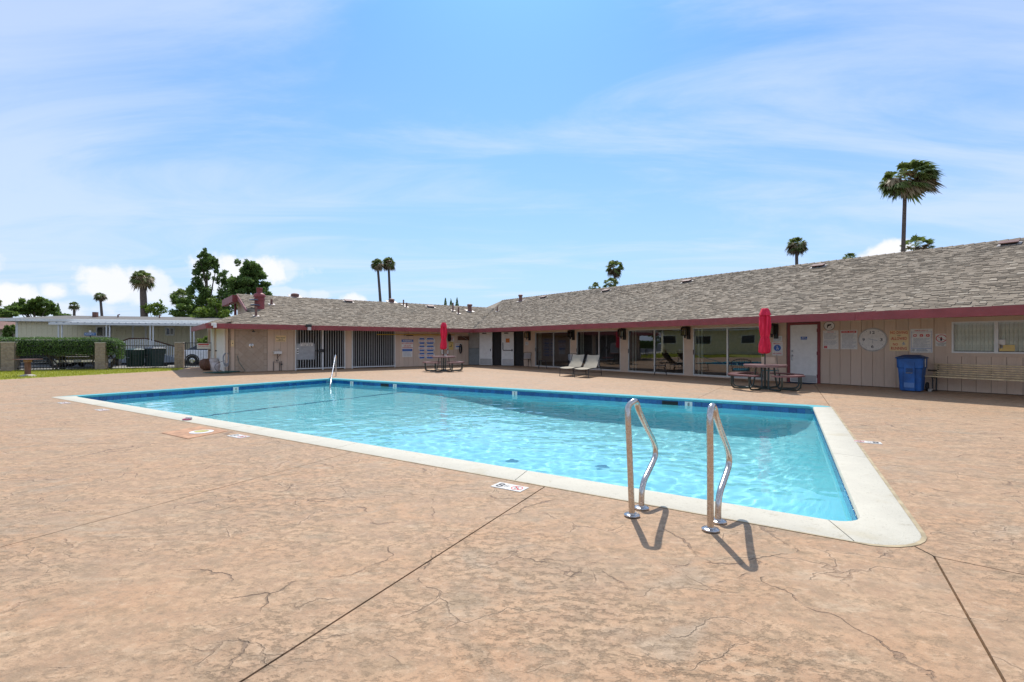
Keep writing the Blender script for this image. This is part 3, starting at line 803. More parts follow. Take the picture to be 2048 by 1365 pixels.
# ---- roof planes
ut = UE + VR - VE; vj = VE + UR - UE
mb = B(); mb.slab([(VE, -8, ZE), (VE, UE, ZE), (VR, ut, zr(VR)), (VR, -8, zr(VR))], .13); roofR = mb.build('roof', MT['black_m'], club)
mb = B(); mb.slab([(VR, -8, zr(VR)), (VR, ut, zr(VR)), (2 * VR - VE, ut + 4, ZE), (2 * VR - VE, -8, ZE)], .13)
mb.slab([(VR, ut, zr(VR)), (vj, UR, zl(UR)), (vj, UR + 6, zl(UR) - .8), (2 * VR - VE, ut + 4, ZE)], .13); mb.build('rear_roof', MT['shingle'], club)
mb = B(); mb.slab([(VL, UE, ZE), (4.6, UE + 2.3, zl(UE + 2.3)), (4.25, UE + 2.3, zl(UE + 2.3)), (4.25, UR, zl(UR)), (vj, UR, zl(UR)), (VE, UE, ZE)][::-1], .13); roofL = mb.build('roof', MT['black_m'], club)
mb = B(); mb.slab([(VL, UE, ZE), (VL, 33.2, ZE), (4.6, 27.9, zl(UE + 2.3)), (4.6, UE + 2.3, zl(UE + 2.3))][::-1], .13); roofE = mb.build('roof', MT['shingle'], club)
mb = B(); mb.slab([(4.25, UR, zl(UR)), (4.25, 35, zl(UR) - .12), (vj, 35, zl(UR) - .12), (vj, UR, zl(UR))], .12); mb.build('rear_roof', MT['shingle'], club)
# soffit boards under the eaves, lighter than the roof deck
mb = B(); mb.slab([(VE + .03, -8, ZE - .135), (VE + .03, UE, ZE - .135), (V0, UE + 2, zr(V0) - .135), (V0, -8, zr(V0) - .135)], .02)
mb.slab([(VL + .03, UE + .03, ZE - .135), (VE, UE + .03, ZE - .135), (VE + 1.5, U0, zl(U0) - .135), (VL + 1.5, U0, zl(U0) - .135)][::-1], .02)
mb.slab([(VL + .03, UE + .03, ZE - .16), (VL + .03, 33.1, ZE - .16), (3.3, 33.1, ZE + .14), (3.3, UE + .03, ZE + .14)][::-1], .02); mb.build('soffit', MT['soffit'], club)
# ---- shingles: row by row, cut at valleys and hips
rs = random.Random(11)
EX, WT = .133, .20
camv, camu = 0.0, 0.0
all_sh = []
def gen(plane, arange, bmax, inside, toP, seed):
    rr = random.Random(seed); nb = int(bmax / EX)
    for r_ in range(nb):
        a = arange[0] - rr.random() * WT
        while a < arange[1]:
            w = WT * rr.uniform(.62, 1.12)
            if inside(a + w / 2, (r_ + .5) * EX):
                b0 = r_ * EX - .022; th = rr.choice((.006, .010, .022, .028))
                all_sh.append((plane, a, a + w - .006, b0 - rr.choice((0, 0, .008)), b0 + EX + .03, th))
            a += w
gen('R', (0.0, ut), VR - VE, lambda a, b: a < UE + b - .06, None, 3)
gen('L', (VL, vj), UR - UE, lambda a, b: a < VE + b - .06 and (a > VL + b if b < 2.3 else a > 4.25), None, 4)
gen('E', (UE, 33.2), 2.3, lambda a, b: UE + b + .05 < a < 33.1 - 2.3 * b, None, 5)
def shP(plane, a, b, dz):
    if plane == 'R': return (VE + b, a, ZE + PT * b + dz)
    if plane == 'L': return (a, UE + b, ZE + PT * b + dz)
    return (VL + b, a, ZE + PT * b + dz)
def sh_geo(plane, a0, a1, b0, b1, th, org=(0, 0, 0)):
    o = Vector(org)
    q = [Vector(shP(plane, a, b, dz)) - o for a, b, dz in ((a0, b0, .001), (a1, b0, .001), (a1, b1, .001), (a0, b1, .001), (a0, b0, th), (a1, b0, th), (a1, b1, .003), (a0, b1, .003))]
    f = [(4, 5, 6, 7), (0, 1, 5, 4), (1, 2, 6, 5), (3, 0, 4, 7)]
    return q, (f if plane != 'R' and plane != 'E' else [t_[::-1] for t_ in f])
def vis(s):
    p = shP(*s[:1], (s[1] + s[2]) / 2, s[3], 0); w = Bw(p[0], p[1], p[2])
    if w.y < 1: return 1e9
    px = CX + F * w.x / w.y; py = HY - F * (w.z - EYE) / w.y
    return w.length if (0 < px < 2048 and 0 < py < 1365) else 1e9
all_sh.sort(key=vis)
near, rest = all_sh[:300], all_sh[300:]
protos = {}
for s in near:
    pl, a0, a1, b0, b1, th = s
    key = (pl, round((a1 - a0) / .03), th)
    if key not in protos:
        w = key[1] * .03; me = bpy.data.meshes.new('shingle'); vs, fs = sh_geo(pl, 0, w, 0, b1 - b0, th, shP(pl, 0, 0, 0))
        me.from_pydata([tuple(v) for v in vs], [], fs); me.materials.append(MT['shingle']); me.update(); protos[key] = me
    o = bpy.data.objects.new('shingle', protos[key]); COL.objects.link(o); o.parent = roofR if pl == 'R' else roofL
    o.location = Vector(shP(pl, a0, b0, 0)) + Vector(OFF)
for pl, par in (('R', roofR), ('L', roofL), ('E', roofE)):
    mb = B()
    for s in rest:
        if s[0] == pl: mb.add(*sh_geo(*s))
    o = mb.build('shingle', MT['shingle'], par); o['kind'] = 'stuff'
# ridge and hip caps
def caps(p0, p1, par, w=.15, down=.05, step=.30):
    p0 = Vector(p0) + Vector(OFF); p1 = Vector(p1) + Vector(OFF); d = p1 - p0; L = d.length; d.normalize(); side = Vector((0, 0, 1)).cross(d).normalized()
    mb = MB(); l = step + .04
    for sgn in (-1, 1):
        a = Vector((0, 0, .045)); e = side * w * sgn + Vector((0, 0, -down)); f_ = d * l + Vector((0, 0, -.026))
        up = Vector((0, 0, .014))
        mb.add([a, e, e + f_, a + f_, a - up, e - up], [(0, 1, 2, 3) if sgn > 0 else (3, 2, 1, 0), (0, 4, 5, 1)])
    first = mb.build('ridge_cap', MT['shingle'], par, loc=p0); k = 1
    while k * step < L - .1: inst(first, par, p0 + d * k * step); k += 1
caps((VR, 0, zr(VR)), (VR, ut, zr(VR)), roofR)
caps((VR, ut, zr(VR)), (vj, UR, zl(UR)), roofR, .12, .03)
caps((4.25, UR, zl(UR)), (vj, UR, zl(UR)), roofL)
caps((4.6, UE + 2.3, zl(UE + 2.3)), (VL, UE, ZE), roofL, .13, .07)
# ---- fascia boards
def fas(x0, x1, y0, y1): mb = B(); mb.rbox(x0, x1, y0, y1, 2.055, 2.292, .004); return mb.build('fascia_board', MT['burg'], club)
us = [-8, -3.2, 1.7]; u_j = vu(onR(1711, VE))[1]; us = [-8] + [u_j - 4.88 * k for k in (2, 1)] + [u_j + 4.88 * k for k in range(4)]
us = [x for x in us if x < UE - 1] + [UE - .04]
for a, b in zip(us[:-1], us[1:]): fas(VE - .04, VE, a, b - .004)
vs_ = [VL - .04, 6.9, 11.7, VE]
for a, b in zip(vs_[:-1], vs_[1:]): fas(a, b - .004, UE - .04, UE)
fas(VL - .04, VL, UE, 33.2)
# ---- dutch gable at the left end
mb = B()
def zf(u): return zl(u)
mb.add([(4.6, UE + 2.3, zf(UE + 2.3) + .0), (4.6, UR, zf(UE + 2.3)), (4.6, UR, zf(UR) - .02), (4.6, 33.2, zf(UE + 2.3)), (4.6, 33.2, zf(UR) - .12)], [(0, 2, 1), (1, 2, 4, 3)])
gw = mb.build('gable_wall', MT['plank'], club)
for k in range(12):
    a = UE + 2.35 + k * .32; b = a + .31; z1a = min(zf(a), zf(UR) - .1) - .03; z1b = min(zf(b), zf(UR) - .1) - .03
    if z1a < zf(UE + 2.3): continue
    mb = B(); zz = zf(UE + 2.3); mb.add([(4.575, a, zz), (4.575, b, zz), (4.575, b, z1b), (4.575, a, z1a)], [(3, 2, 1, 0)]); mb.build('gable_plank', MT['plank'], gw)
mb = B()
pp = [(UE + 2.25, zf(UE + 2.25)), (UR, zf(UR)), (UR, zf(UR) - .27), (UE + 2.6, zf(UE + 2.25) - .02)]
mb.add([(4.21, a, z + .02) for a, z in pp] + [(4.25, a, z + .02) for a, z in pp], [(3, 2, 1, 0), (4, 5, 6, 7), (0, 1, 5, 4), (2, 3, 7, 6), (1, 2, 6, 5), (3, 0, 4, 7)]); mb.build('barge_board', MT['burg'], club)
mb = B(); mb.box(4.0, 4.25, UR, 35, zf(UR) - .42, zf(UR) - .04); mb.build('barge_board', MT['burg'], club)
mb = B(); mb.box(4.30, 4.42, 32.2, 32.34, 2.9, zf(UR) - .4); mb.build('gable_post', MT['burg_d'], club)

# ---- walls
def openings_strips(a0, a1, z0, z1, ops):
    """rectangles of a wall left over round its openings"""
    xs = sorted({a0, a1, *[min(max(o[k], a0), a1) for o in ops for k in (0, 1)]}); out = []
    for x0, x1 in zip(xs[:-1], xs[1:]):
        if x1 - x0 < 1e-4: continue
        zs = [(z0, z1)]; mid = (x0 + x1) / 2
        for o in ops:
            if o[0] < mid < o[1]:
                nz = []
                for (p, q) in zs:
                    if o[2] > p: nz.append((p, min(q, o[2])))
                    if o[3] < q: nz.append((max(p, o[3]), q))
                zs = nz
        out += [(x0, x1, p, q) for p, q in zs if q - p > 1e-3]
    return out
def uR(px): return vu(onR(px))[1]
def zR(px, py): return zat(py, onR(px).y)
def vL(px): return vu(onL(px))[0]
def zL(px, py): return zat(py, onL(px).y)
UC = 23.3
opsR = [(uR(b), uR(a), .03, 2.05) for a, b in ((1070, 1141), (1153, 1241), (1256, 1368), (1386, 1531))]
w5 = (-.95, uR(1904), zR(1975, 707), zR(1975, 642.5)); opsR.append(w5)
dR = (uR(1641), uR(1576)); opsR.append((dR[0], dR[1], 0, 2.13))
mb = B()
for x0, x1, z0, z1 in openings_strips(-8, UC, 0, 2.98, opsR): mb.box(V0 + .012, V0 + .16, x0, x1, z0, z1)
wallR = mb.build('wall', mat('wall_groove', (.16, .12, .095), .9), club)
# smooth stucco piers between the sliding doors
mb = B()
ud = uR(1573)
for x0, x1, z0, z1 in openings_strips(ud, UC, 0, 2.98, opsR): mb.box(V0 - .008, V0 + .012, x0, x1, z0, z1)
mb.build('stucco_face', MT['stucco'], wallR)
def plank_wall(par, axis, a0, a1, ops, zt, pitch=.305, name='plank', face=0.0):
    a = a0; k = 0
    while a < a1 - .02:
        b = min(a + pitch - .009, a1); mb = B()
        for x0, x1, z0, z1 in openings_strips(a, b, .02, zt, ops):
            if axis == 'u': mb.box(V0 - .012 + face, V0 + .012, x0, x1, z0, z1)
            else: mb.box(x0, x1, U0 - .012 + face, U0 + .012, z0, z1)
        if mb.v:
            big_ = openings_strips(a, b, .02, zt, ops); zs_ = sorted({r_[2] for r_ in big_} )
            for z_ in zs_:
                m1 = MB(); m1.v = []; m1.off = mb.off
                for x0, x1, z0, z1 in big_:
                    if z0 == z_:
                        if axis == 'u': m1.box(V0 - .012 + face, V0 + .012, x0, x1, z0, z1)
                        else: m1.box(x0, x1, U0 - .012 + face, U0 + .012, z0, z1)
                m1.build(name, MT['plank'], par)
        a += pitch; k += 1
g0 = uR(1659.7) - .305 * 30
opsP = [(w5[0] - .12, w5[1] + .12, w5[2] - .10, w5[3] + .12), (dR[0] - .002, dR[1], 0, 2.13)]
plank_wall(wallR, 'u', g0, dR[0] - .004, opsP, 2.97)
# chamfered entry corner
C0, C1 = Vector((16.84, U0, 0)), Vector((V0, UC, 0)); CL = (C1 - C0).length; crot = math.degrees(atan2(C1.y - C0.y, C1.x - C0.x))
cP1, cP2 = Bw(C0.x, C0.y), Bw(C1.x, C1.y)
def tC(px):
    k = (px - CX) / F; d = cP2 - cP1; s = (k * cP1.y - cP1.x) / (d.x - k * d.y); return s * CL
def zC(px, py): s = tC(px) / CL; return zat(py, (cP1 + (cP2 - cP1) * s).y)
def cb(mb, name, mt, par=club): 
    o = mb.build(name, mt, par, loc=C0 + Vector(OFF), rot=crot); return o
dk0, dk1, dk2, dk3 = tC(985), tC(1003), tC(1028), tC(1046)
wd0 = tC(960)
mb = MB()
for x0, x1, z0, z1 in openings_strips(0, CL, 0, 2.55, [(dk0, dk1, 0, 2.12), (dk2, dk3, 0, 2.12)]): mb.box(x0, x1, 0, .12, z0, z1)
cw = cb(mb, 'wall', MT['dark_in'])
mb = MB(); mb.box(.02, wd0 - .05, -.05, -.002, .03, 1.08); cb(mb, 'wall_panel', mat('grey_lower_panel', (.20, .22, .22), .6))
mb = MB(); mb.box(.02, wd0 - .05, -.05, -.002, 1.10, 2.14); cb(mb, 'wall_panel', mat('grey_upper_panel', (.30, .28, .25), .7))
for a, b in ((wd0 - .02, dk0), (dk1 + .02, dk2)):
    mb = MB(); mb.rbox(a, b, -.06, -.01, .02, 2.1, .006)
    d = cb(mb, 'door', MT['white'])
    mb = MB(); mb.box(a + .06, b - .03, -.064, -.060, .05, .42); k = mb.build('kick_plate', MT['kick'], d)
    mb = MB(); mb.box((a + b) / 2 - .2, (a + b) / 2 + .05, -.14, -.06, 2.0, 2.05); mb.build('door_closer', MT['black'], d)
    mb = MB(); mb.rbox(b - .12, b - .08, -.10, -.06, .9, 1.05, .008); mb.build('handle', MT['black'], d)
a, b = dk1 + .02, dk2
mb = MB(); mb.tube([(a + .12, -.11, 1.45), (a + .12, -.11, 1.02), (a + .16, -.11, .96), (b - .04, -.11, .96)], .022, 8); mb.build('panic_bar', MT['black'], d)
mb = MB(); mb.box(a + .30, a + .56, -.066, -.062, 1.44, 1.70); oo = mb.build('door_notice', MT['sorange'], d)
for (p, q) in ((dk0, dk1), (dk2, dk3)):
    mb = MB(); mb.box(p - .3, q + .3, .13, .17, 0, 2.3); cb(mb, 'doorway_dark_sheet', mat('painted_doorway_shade', (.035, .033, .032), .9))  # added near-black sheets, painting the shade inside the open doorways
mb = MB(); mb.rbox(0, wd0, -.03, .0, 2.14, 2.2, .004); mb.rbox(wd0 - .05, wd0 - .02, -.04, .0, 0, 2.2, .004); mb.rbox(0, .02, -.06, 0, 0, 2.2, .004); cb(mb, 'door_frame', MT['black'])

# left wing wall
gr1 = (vL(590), vL(690)); gr2 = (vL(703), vL(790)); sp = (vL(470), vL(534))
GZ = 2.24
opsL = [(gr1[0], gr1[1], 0, GZ), (gr2[0], gr2[1], 0, GZ)]
mb = B()
for x0, x1, z0, z1 in openings_strips(3.29, 16.84, 0, 2.66, opsL): mb.box(x0, x1, U0 + .012, U0 + .15, z0, z1)
wallL = mb.build('wall', bpy.data.materials['wall_groove'], club)
plank_wall(wallL, 'v', 3.29, sp[0] - .02, opsL, 2.64); plank_wall(wallL, 'v', sp[1] + .02, 16.84, opsL, 2.64)
# end wall with two doors
mb = B(); mb.box(3.29, 3.42, U0 - .012, 34, 0, 2.6); we = mb.build('wall', bpy.data.materials['wall_groove'], club)
a = U0
while a < 33.9:
    mb = B(); mb.box(3.268, 3.29, a, a + .296, .02, 2.58); mb.build('plank', MT['plank'], we); a += .305
for (px0, px1, nm) in ((452.5, 436, 'door'), (430.5, 424, 'door')):
    def uE(px): k = (px - CX) / F; Y = 3.29 / (k * CA + SA); return Y * (CA - k * SA)
    a, b = uE(px0), uE(px1)
    mb = B(); mb.rbox(3.215, 3.262, a, b, .02, 2.28, .006); d = mb.build(nm, MT['white'], club)
    mb = B(); mb.lathe([(.03, 0), (.035, .05), (.02, .07)], 10, M=Matrix.Translation((3.215, b - .12, 1.0)) @ Matrix.Rotation(R(-90), 4, 'Y')); mb.build('knob', MT['iron'], d)
mb = B(); mb.rbox(3.10, 3.262, 33.3, 33.46, 0, 2.3, .01); mb.build('corner_post', MT['plank'], club)
# shower alcove wall with diagonal tiles
mb = B(); mb.box(sp[0], sp[1], U0 - .02, U0 + .012, .0, 2.6); sh = mb.build('shower_panel', mat('tile_joint', (.17, .12, .085), .9), club)
def clip_poly(poly, x0, x1, z0, z1):
    def cl(P, f, inter):
        out = []
        for i in range(len(P)):
            a, b = P[i - 1], P[i]
            ia, ib = f(a), f(b)
            if ia != ib: out.append(inter(a, b))
            if ib: out.append(b)
        return out
    def ix(c): return lambda a, b: (c, a[1] + (b[1] - a[1]) * (c - a[0]) / (b[0] - a[0]))
    def iz(c): return lambda a, b: (a[0] + (b[0] - a[0]) * (c - a[1]) / (b[1] - a[1]), c)
    for f, g in ((lambda p: p[0] >= x0, ix(x0)), (lambda p: p[0] <= x1, ix(x1)), (lambda p: p[1] >= z0, iz(z0)), (lambda p: p[1] <= z1, iz(z1))):
        poly = cl(poly, f, g)
        if len(poly) < 3: return []
    return poly
bx0, bx1 = sp[0] + .15, sp[1] - .15; T = .305; D = T * sqrt(2) / 2 - .004
i = 0
z = 0
while z < 2.75:
    x = bx0 - (.5 * T * sqrt(2) if i % 2 else 0)
    while x < bx1 + .5:
        q = clip_poly([(x, z - D), (x + D, z), (x, z + D), (x - D, z)], bx0, bx1, .01, 2.5)
        if q:
            mb = B(); n = len(q); dz = rs.uniform(.026, .030)
            mb.add([(a, U0 - dz, b) for a, b in q] + [(a, U0 - .02, b) for a, b in q], [tuple(range(n))] + [(k, n + k, n + (k + 1) % n, (k + 1) % n) for k in range(n)]); mb.build('tile', MT['stile'], sh)
        x += T * sqrt(2)
    z += T * sqrt(2) / 2; i += 1
for x0 in (sp[0] + .002, sp[1] - .146):
    for k in range(9): mb = B(); mb.box(x0, x0 + .144, U0 - .029, U0 - .02, .01 + k * .29, .29 + k * .29); mb.build('tile', MT['stile'], sh)
# shower fittings
pv = vL(502.5)
mb = B(); mb.lathe([(.11, 0), (.11, .015), (.05, .03), (.035, .06)], 20, M=Matrix.Translation((pv, U0 - .03, zL(502, 692))) @ Matrix.Rotation(R(90), 4, 'X')); o = mb.build('shower_valve', MT['steel'], sh, smooth=40)
mb = B(); mb.tube([(pv, U0 - .09, zL(502, 692)), (pv + .02, U0 - .12, zL(502, 692) - .09)], .014, 8); mb.build('shower_handle', MT['iron'], sh)
pv = vL(505.5); z0 = zL(505, 664)
mb = B(); mb.tube([(pv, U0 - .02, z0 + .12), (pv, U0 - .12, z0 + .13), (pv, U0 - .18, z0 + .06)], .012, 8); mb.lathe([(.02, .06), (.075, 0), (.075, -.015)], 16, M=Matrix.Translation((pv, U0 - .19, z0))); mb.build('shower_head', MT['iron'], sh, smooth=40)

# ---- rooms behind glass and grilles
mb = B(); mb.box(V0 + .2, 25, 2.2, 22.9, .0, .02); mb.build('floor', mat('room_carpet', (.16, .13, .10), .95), club)
mb = B(); mb.box(24.9, 25, 2.2, 22.9, 0, 2.7); mb.box(V0 + .2, 25, 22.9, 23, 0, 2.7); mb.box(V0 + .17, 25, 2.1, 2.2, 0, 2.7); mb.box(V0 + .2, 25, 9.0, 9.1, 0, 2.7); mb.build('inner_wall', MT['mid_in'], club)
mb = B(); mb.box(V0 + .17, 25, 2.1, 23, 2.66, 2.7); mb.build('ceiling', MT['mid_in'], club)
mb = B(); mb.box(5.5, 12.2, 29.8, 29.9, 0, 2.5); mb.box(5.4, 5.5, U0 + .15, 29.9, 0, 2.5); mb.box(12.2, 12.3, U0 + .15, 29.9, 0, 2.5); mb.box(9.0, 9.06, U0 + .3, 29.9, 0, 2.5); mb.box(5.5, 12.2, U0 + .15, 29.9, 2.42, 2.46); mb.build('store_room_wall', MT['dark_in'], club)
# ---- sliding glass doors
def slider(px0, pxm, px1, blinds=2):
    a0, am, a1 = uR(px1), uR(pxm), uR(px0)          # u runs away: px0 is the far side
    fr = B(); fw = .045; v = V0
    z0, z1 = .03, 2.05
    fr.box(v + .0, v + .10, a0, a1, z0, z0 + .06); fr.box(v, v + .10, a0, a1, z1 - .05, z1); fr.box(v, v + .10, a0, a0 + fw, z0 + .06, z1 - .05); fr.box(v, v + .10, a1 - fw, a1, z0 + .06, z1 - .05)
    fr.box(v + .02, v + .07, am - .03, am + .03, z0 + .06, z1 - .05)
    o = fr.build('sliding_door', MT['alu'], club)
    for (p, q, dv) in ((a0 + fw, am - .03, .055), (am + .03, a1 - fw, .035)):
        mb = B(); mb.add([(v + dv, p, z0 + .06), (v + dv, q, z0 + .06), (v + dv, q, z1 - .05), (v + dv, p, z1 - .05)], [(3, 2, 1, 0)]); mb.build('pane', MT['glass'], o)
    mb = B(); mb.rbox(v - .02, v, a1 - .04, a1 - .01, .92, 1.12, .006); mb.build('handle', MT['black'], o)
    for k in range(blinds):
        mb = B(); a = a1 - .10 - k * .16; mb.box(v + .20, v + .215, a - .075, a, .08, 2.0, ); mb.build('blind_slat', MT['blind'], o)
    mb = B(); mb.box(v + .17, v + .23, a0, a1, 2.0, 2.05); mb.build('blind_rail', MT['blind'], o)
slider(1070, 1106, 1141); slider(1153, 1197, 1241); slider(1256, 1308, 1368); slider(1386, 1454, 1531)
# horizontal window at the right with closed vertical blinds
u0, u1, z0, z1 = w5; um = uR(1993)
mb = B()
for q in ((u0 - .12, u1 + .12, z1, z1 + .12), (u0 - .12, u1 + .12, z0 - .10, z0), (u1, u1 + .12, z0, z1), (u0 - .12, u0, z0, z1)): mb.box(V0 - .045, V0 - .012, *q)
mb.build('window_trim', MT['plank'], club)
mb = B(); f = .045
mb.box(V0 - .055, V0 + .04, u0, u1, z0, z0 + f); mb.box(V0 - .055, V0 + .04, u0, u1, z1 - f, z1); mb.box(V0 - .055, V0 + .04, u1 - f, u1, z0 + f, z1 - f); mb.box(V0 - .055, V0 + .04, u0, u0 + f, z0 + f, z1 - f); mb.box(V0 - .05, V0 + .04, um - .04, um + .04, z0 + f, z1 - f)
wo5 = mb.build('window', MT['white_metal'], club)
for p, q in ((u0 + f, um - .04), (um + .04, u1 - f)):
    mb = B(); mb.add([(V0, p, z0 + f), (V0, q, z0 + f), (V0, q, z1 - f), (V0, p, z1 - f)], [(3, 2, 1, 0)]); mb.build('pane', MT['clearglass'], wo5)
a = u0 + .05; k = 0
sl = MB(); sl.box(-.006, .006, -.048, .048, z0 + .06, z1 - .03); s0 = None
while a < u1 - .05:
    if s0 is None: s0 = sl.build('blind_slat', MT['blind'], wo5, loc=Vector((V0 + .085, a, 0)) + Vector(OFF)); s0.rotation_euler = (0, 0, R(24))
    else: inst(s0, wo5, Vector((V0 + .085, a, 0)) + Vector(OFF), R(24 + rs.uniform(-4, 4)))
    a += .082
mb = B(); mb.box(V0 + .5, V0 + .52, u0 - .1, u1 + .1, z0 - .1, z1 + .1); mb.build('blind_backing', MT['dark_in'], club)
# little sheets stuck in the right pane
for (px, py, w, h, m_) in ((2002, 685, .17, .15, 'swhite'), (2001, 693, .10, .12, 'swhite'), (2014, 696.5, .30, .17, 'syellow')):
    p = onR(px); vv, uu = vu(p); z = zat(py, p.y); mb = B(); mb.box(V0 - .008, V0 - .003, uu - w / 2, uu + w / 2, z - h / 2, z + h / 2); mb.build('window_notice', MT[m_], wo5)
# white door with burgundy frame
mb = B()
a, b = dR
mb.box(V0 - .05, V0 + .1, a, a + .085, 0, 2.13); mb.box(V0 - .05, V0 + .1, b - .085, b, 0, 2.13); mb.box(V0 - .05, V0 + .1, a + .085, b - .085, 2.06, 2.13); mb.build('door_frame', MT['burg'], club)
mb = B(); mb.rbox(V0 - .03, V0 + .02, a + .09, b - .09, .012, 2.055, .004); dd = mb.build('door', MT['white'], club)
mb = B(); mb.box(V0 - .034, V0 - .030, a + .12, b - .12, .03, .27); mb.build('kick_plate', MT['kick'], dd)
for z, nm in ((1.12, 'deadbolt'), (.96, 'handle')):
    mb = B(); mb.lathe([(.035, 0), (.035, .012), (.02, .02), (.018, .04)], 14, M=Matrix.Translation((V0 - .03, b - .16, z)) @ Matrix.Rotation(R(-90), 4, 'Y')); 
    if nm == 'handle': mb.tube([(V0 - .04, b - .16, .96), (V0 - .09, b - .16, .94), (V0 - .09, b - .16, .82), (V0 - .04, b - .16, .78)], .012, 8)
    mb.build(nm, MT['kick'], dd, smooth=40)
for z in (.25, 1.05, 1.85): mb = B(); mb.box(V0 - .055, V0 - .03, a + .07, a + .10, z - .06, z + .06); mb.build('hinge', MT['burg_d'], dd)
mb = B(); uu = vu(onR(1608.5))[1]; zz = zR(1608, 677); mb.box(V0 - .036, V0 - .030, uu - .105, uu + .105, zz - .055, zz + .055); dn = mb.build('door_sign', MT['sblue'], dd)
ds = MB(); letters(ds, 'MENS', 0, .02, .035, None, 0); letters(ds, 'RESTROOM', 0, -.028, .028, None, 0); ds.build('lettering', MT['swhite'], dn, loc=Vector((V0 - .038, uu, zz)) + Vector(OFF), rot=-90)
# steel security grilles on the left wing
def grille(v0_, v1_, gate=None):
    fr = B(); t = .05; y0, y1 = U0 - .06, U0 - .02
    z0, z1 = .06, GZ
    fr.box(v0_, v0_ + t, y0, y1, 0, z1); fr.box(v1_ - t, v1_, y0, y1, 0, z1); fr.box(v0_ + t, v1_ - t, y0, y1, z1 - .05, z1); fr.box(v0_ + t, v1_ - t, y0, y1, z0, z0 + .05)
    if gate: fr.box(gate - .035, gate + .035, y0 - .005, y1 + .005, 0, z1 - .05)
    o = fr.build('security_grille', MT['white_metal'], club)
    n = int((v1_ - v0_) / .125); bar = None
    for k in range(1, n):
        x = v0_ + (v1_ - v0_) * k / n
        if gate and abs(x - gate) < .05: continue
        if bar is None: mb = MB(); mb.box(-.009, .009, -.009, .009, z0 + .05, z1 - .05); bar = mb.build('bar', MT['white_metal'], o, loc=Vector((x, U0 - .04, 0)) + Vector(OFF))
        else: inst(bar, o, Vector((x, U0 - .04, 0)) + Vector(OFF))
    return o
gt_ = vL(645)
g1 = grille(*gr1, gt_); grille(*gr2)
pm = mat('perforated_sheet', (.34, .35, .36), .5, .2)
mb = B(); mb.box(gr1[0] + .06, gt_ - .42, U0 - .075, U0 - .062, .55, 1.38); mb.build('mesh_plate', pm, g1)
mb = B(); mb.box(gr1[0] + .06, gr1[0] + .16, U0 - .09, U0 - .076, .85, 1.15); mb.build('lock_plate', MT['white_metal'], g1)
for z in (.93, 1.05): mb = B(); mb.lathe([(.035, 0), (.035, .03)], 12, M=Matrix.Translation((gr1[0] + .11, U0 - .09, z)) @ Matrix.Rotation(R(90), 4, 'X')); mb.build('lock_cylinder', MT['black'], g1)
mb = B(); mb.rbox(gt_ - .22, gt_ + .06, U0 - .14, U0 - .07, .93, 1.08, .02); mb.tube([(gt_ - .42, U0 - .09, 1.0), (gt_ - .2, U0 - .10, 1.0)], .018, 6); mb.build('latch', MT['black'], g1)

# ---- things on the roof
def rayR(px, py):
    k = (px - CX) / F; m = (HY - py) / F; Y = (ZE - PT * VE - EYE) / (m - PT * (k * CA + SA)); return Vector((k * Y, Y, EYE + m * Y))
def rayL(px, py):
    k = (px - CX) / F; m = (HY - py) / F; Y = (ZE - PT * UE - EYE) / (m - PT * (CA - k * SA)); return Vector((k * Y, Y, EYE + m * Y))
def pipe(ray, px, py, pyt, r, label, cap=False):
    p = ray(px, py); h = (py - pyt) / F * p.y
    t_ = thing('vent_pipe' if not cap else 'vent_stack', label, 'roof vent', p, RV, 'vent pipes and stacks on the clubhouse roof')
    mb = MB(); mb.lathe([(r * 1.5, -.05), (r * 1.3, .05), (r, .10), (r, h), (r * .8, h)], 14)
    if cap: mb.lathe([(r * .9, h - .12), (r * 1.35, h - .12), (r * 1.35, h - .02), (r * .6, h + .03)], 14)
    mb.build('pipe', MT['vent'], t_, smooth=40)
    sl = PT; w = r * 1.7 + .06; mb = MB(); M = Matrix.Rotation(math.atan(PT), 4, 'X') if ray is rayL else Matrix.Rotation(-math.atan(PT), 4, 'Y')
    mb.box(-w, w, -w, w, .02, .035, M=M); mb.build('flashing', MT['flash'], t_)
    return t_
pipe(rayL, 512, 633, 613, .05, 'maroon vent pipe low on the left end of the roof, below the big stack')
pipe(rayL, 543, 610, 599, .06, 'short maroon vent pipe right of the big maroon stack')
pipe(rayL, 807, 611, 600, .045, 'thin dark vent pipe near the ridge, left of a close pair')
pipe(rayL, 813, 615, 606, .045, 'thin dark vent pipe near the ridge, right and lower of a close pair')
pipe(rayL, 906, 622, 606, .05, 'tall thin pipe left of the square brown stack')
pipe(rayL, 917, 628, 615, .05, 'short thin pipe just left of the square brown stack')
pipe(rayL, 939.5, 623, 609, .14, 'wide brown capped stack near the roof valley', True)
pipe(rayR, 994.5, 624, 614, .045, 'thin pipe standing in the roof valley')
pipe(rayR, 1041, 603, 590, .13, 'brown capped stack near the far end of the right ridge', True)
pipe(rayL, 590, 594, 588, .17, 'small capped stack on the left ridge beside the trees', True)
pipe(rayL, 783, 605, 598.5, .15, 'small capped stack on the ridge under the twin palms', True)
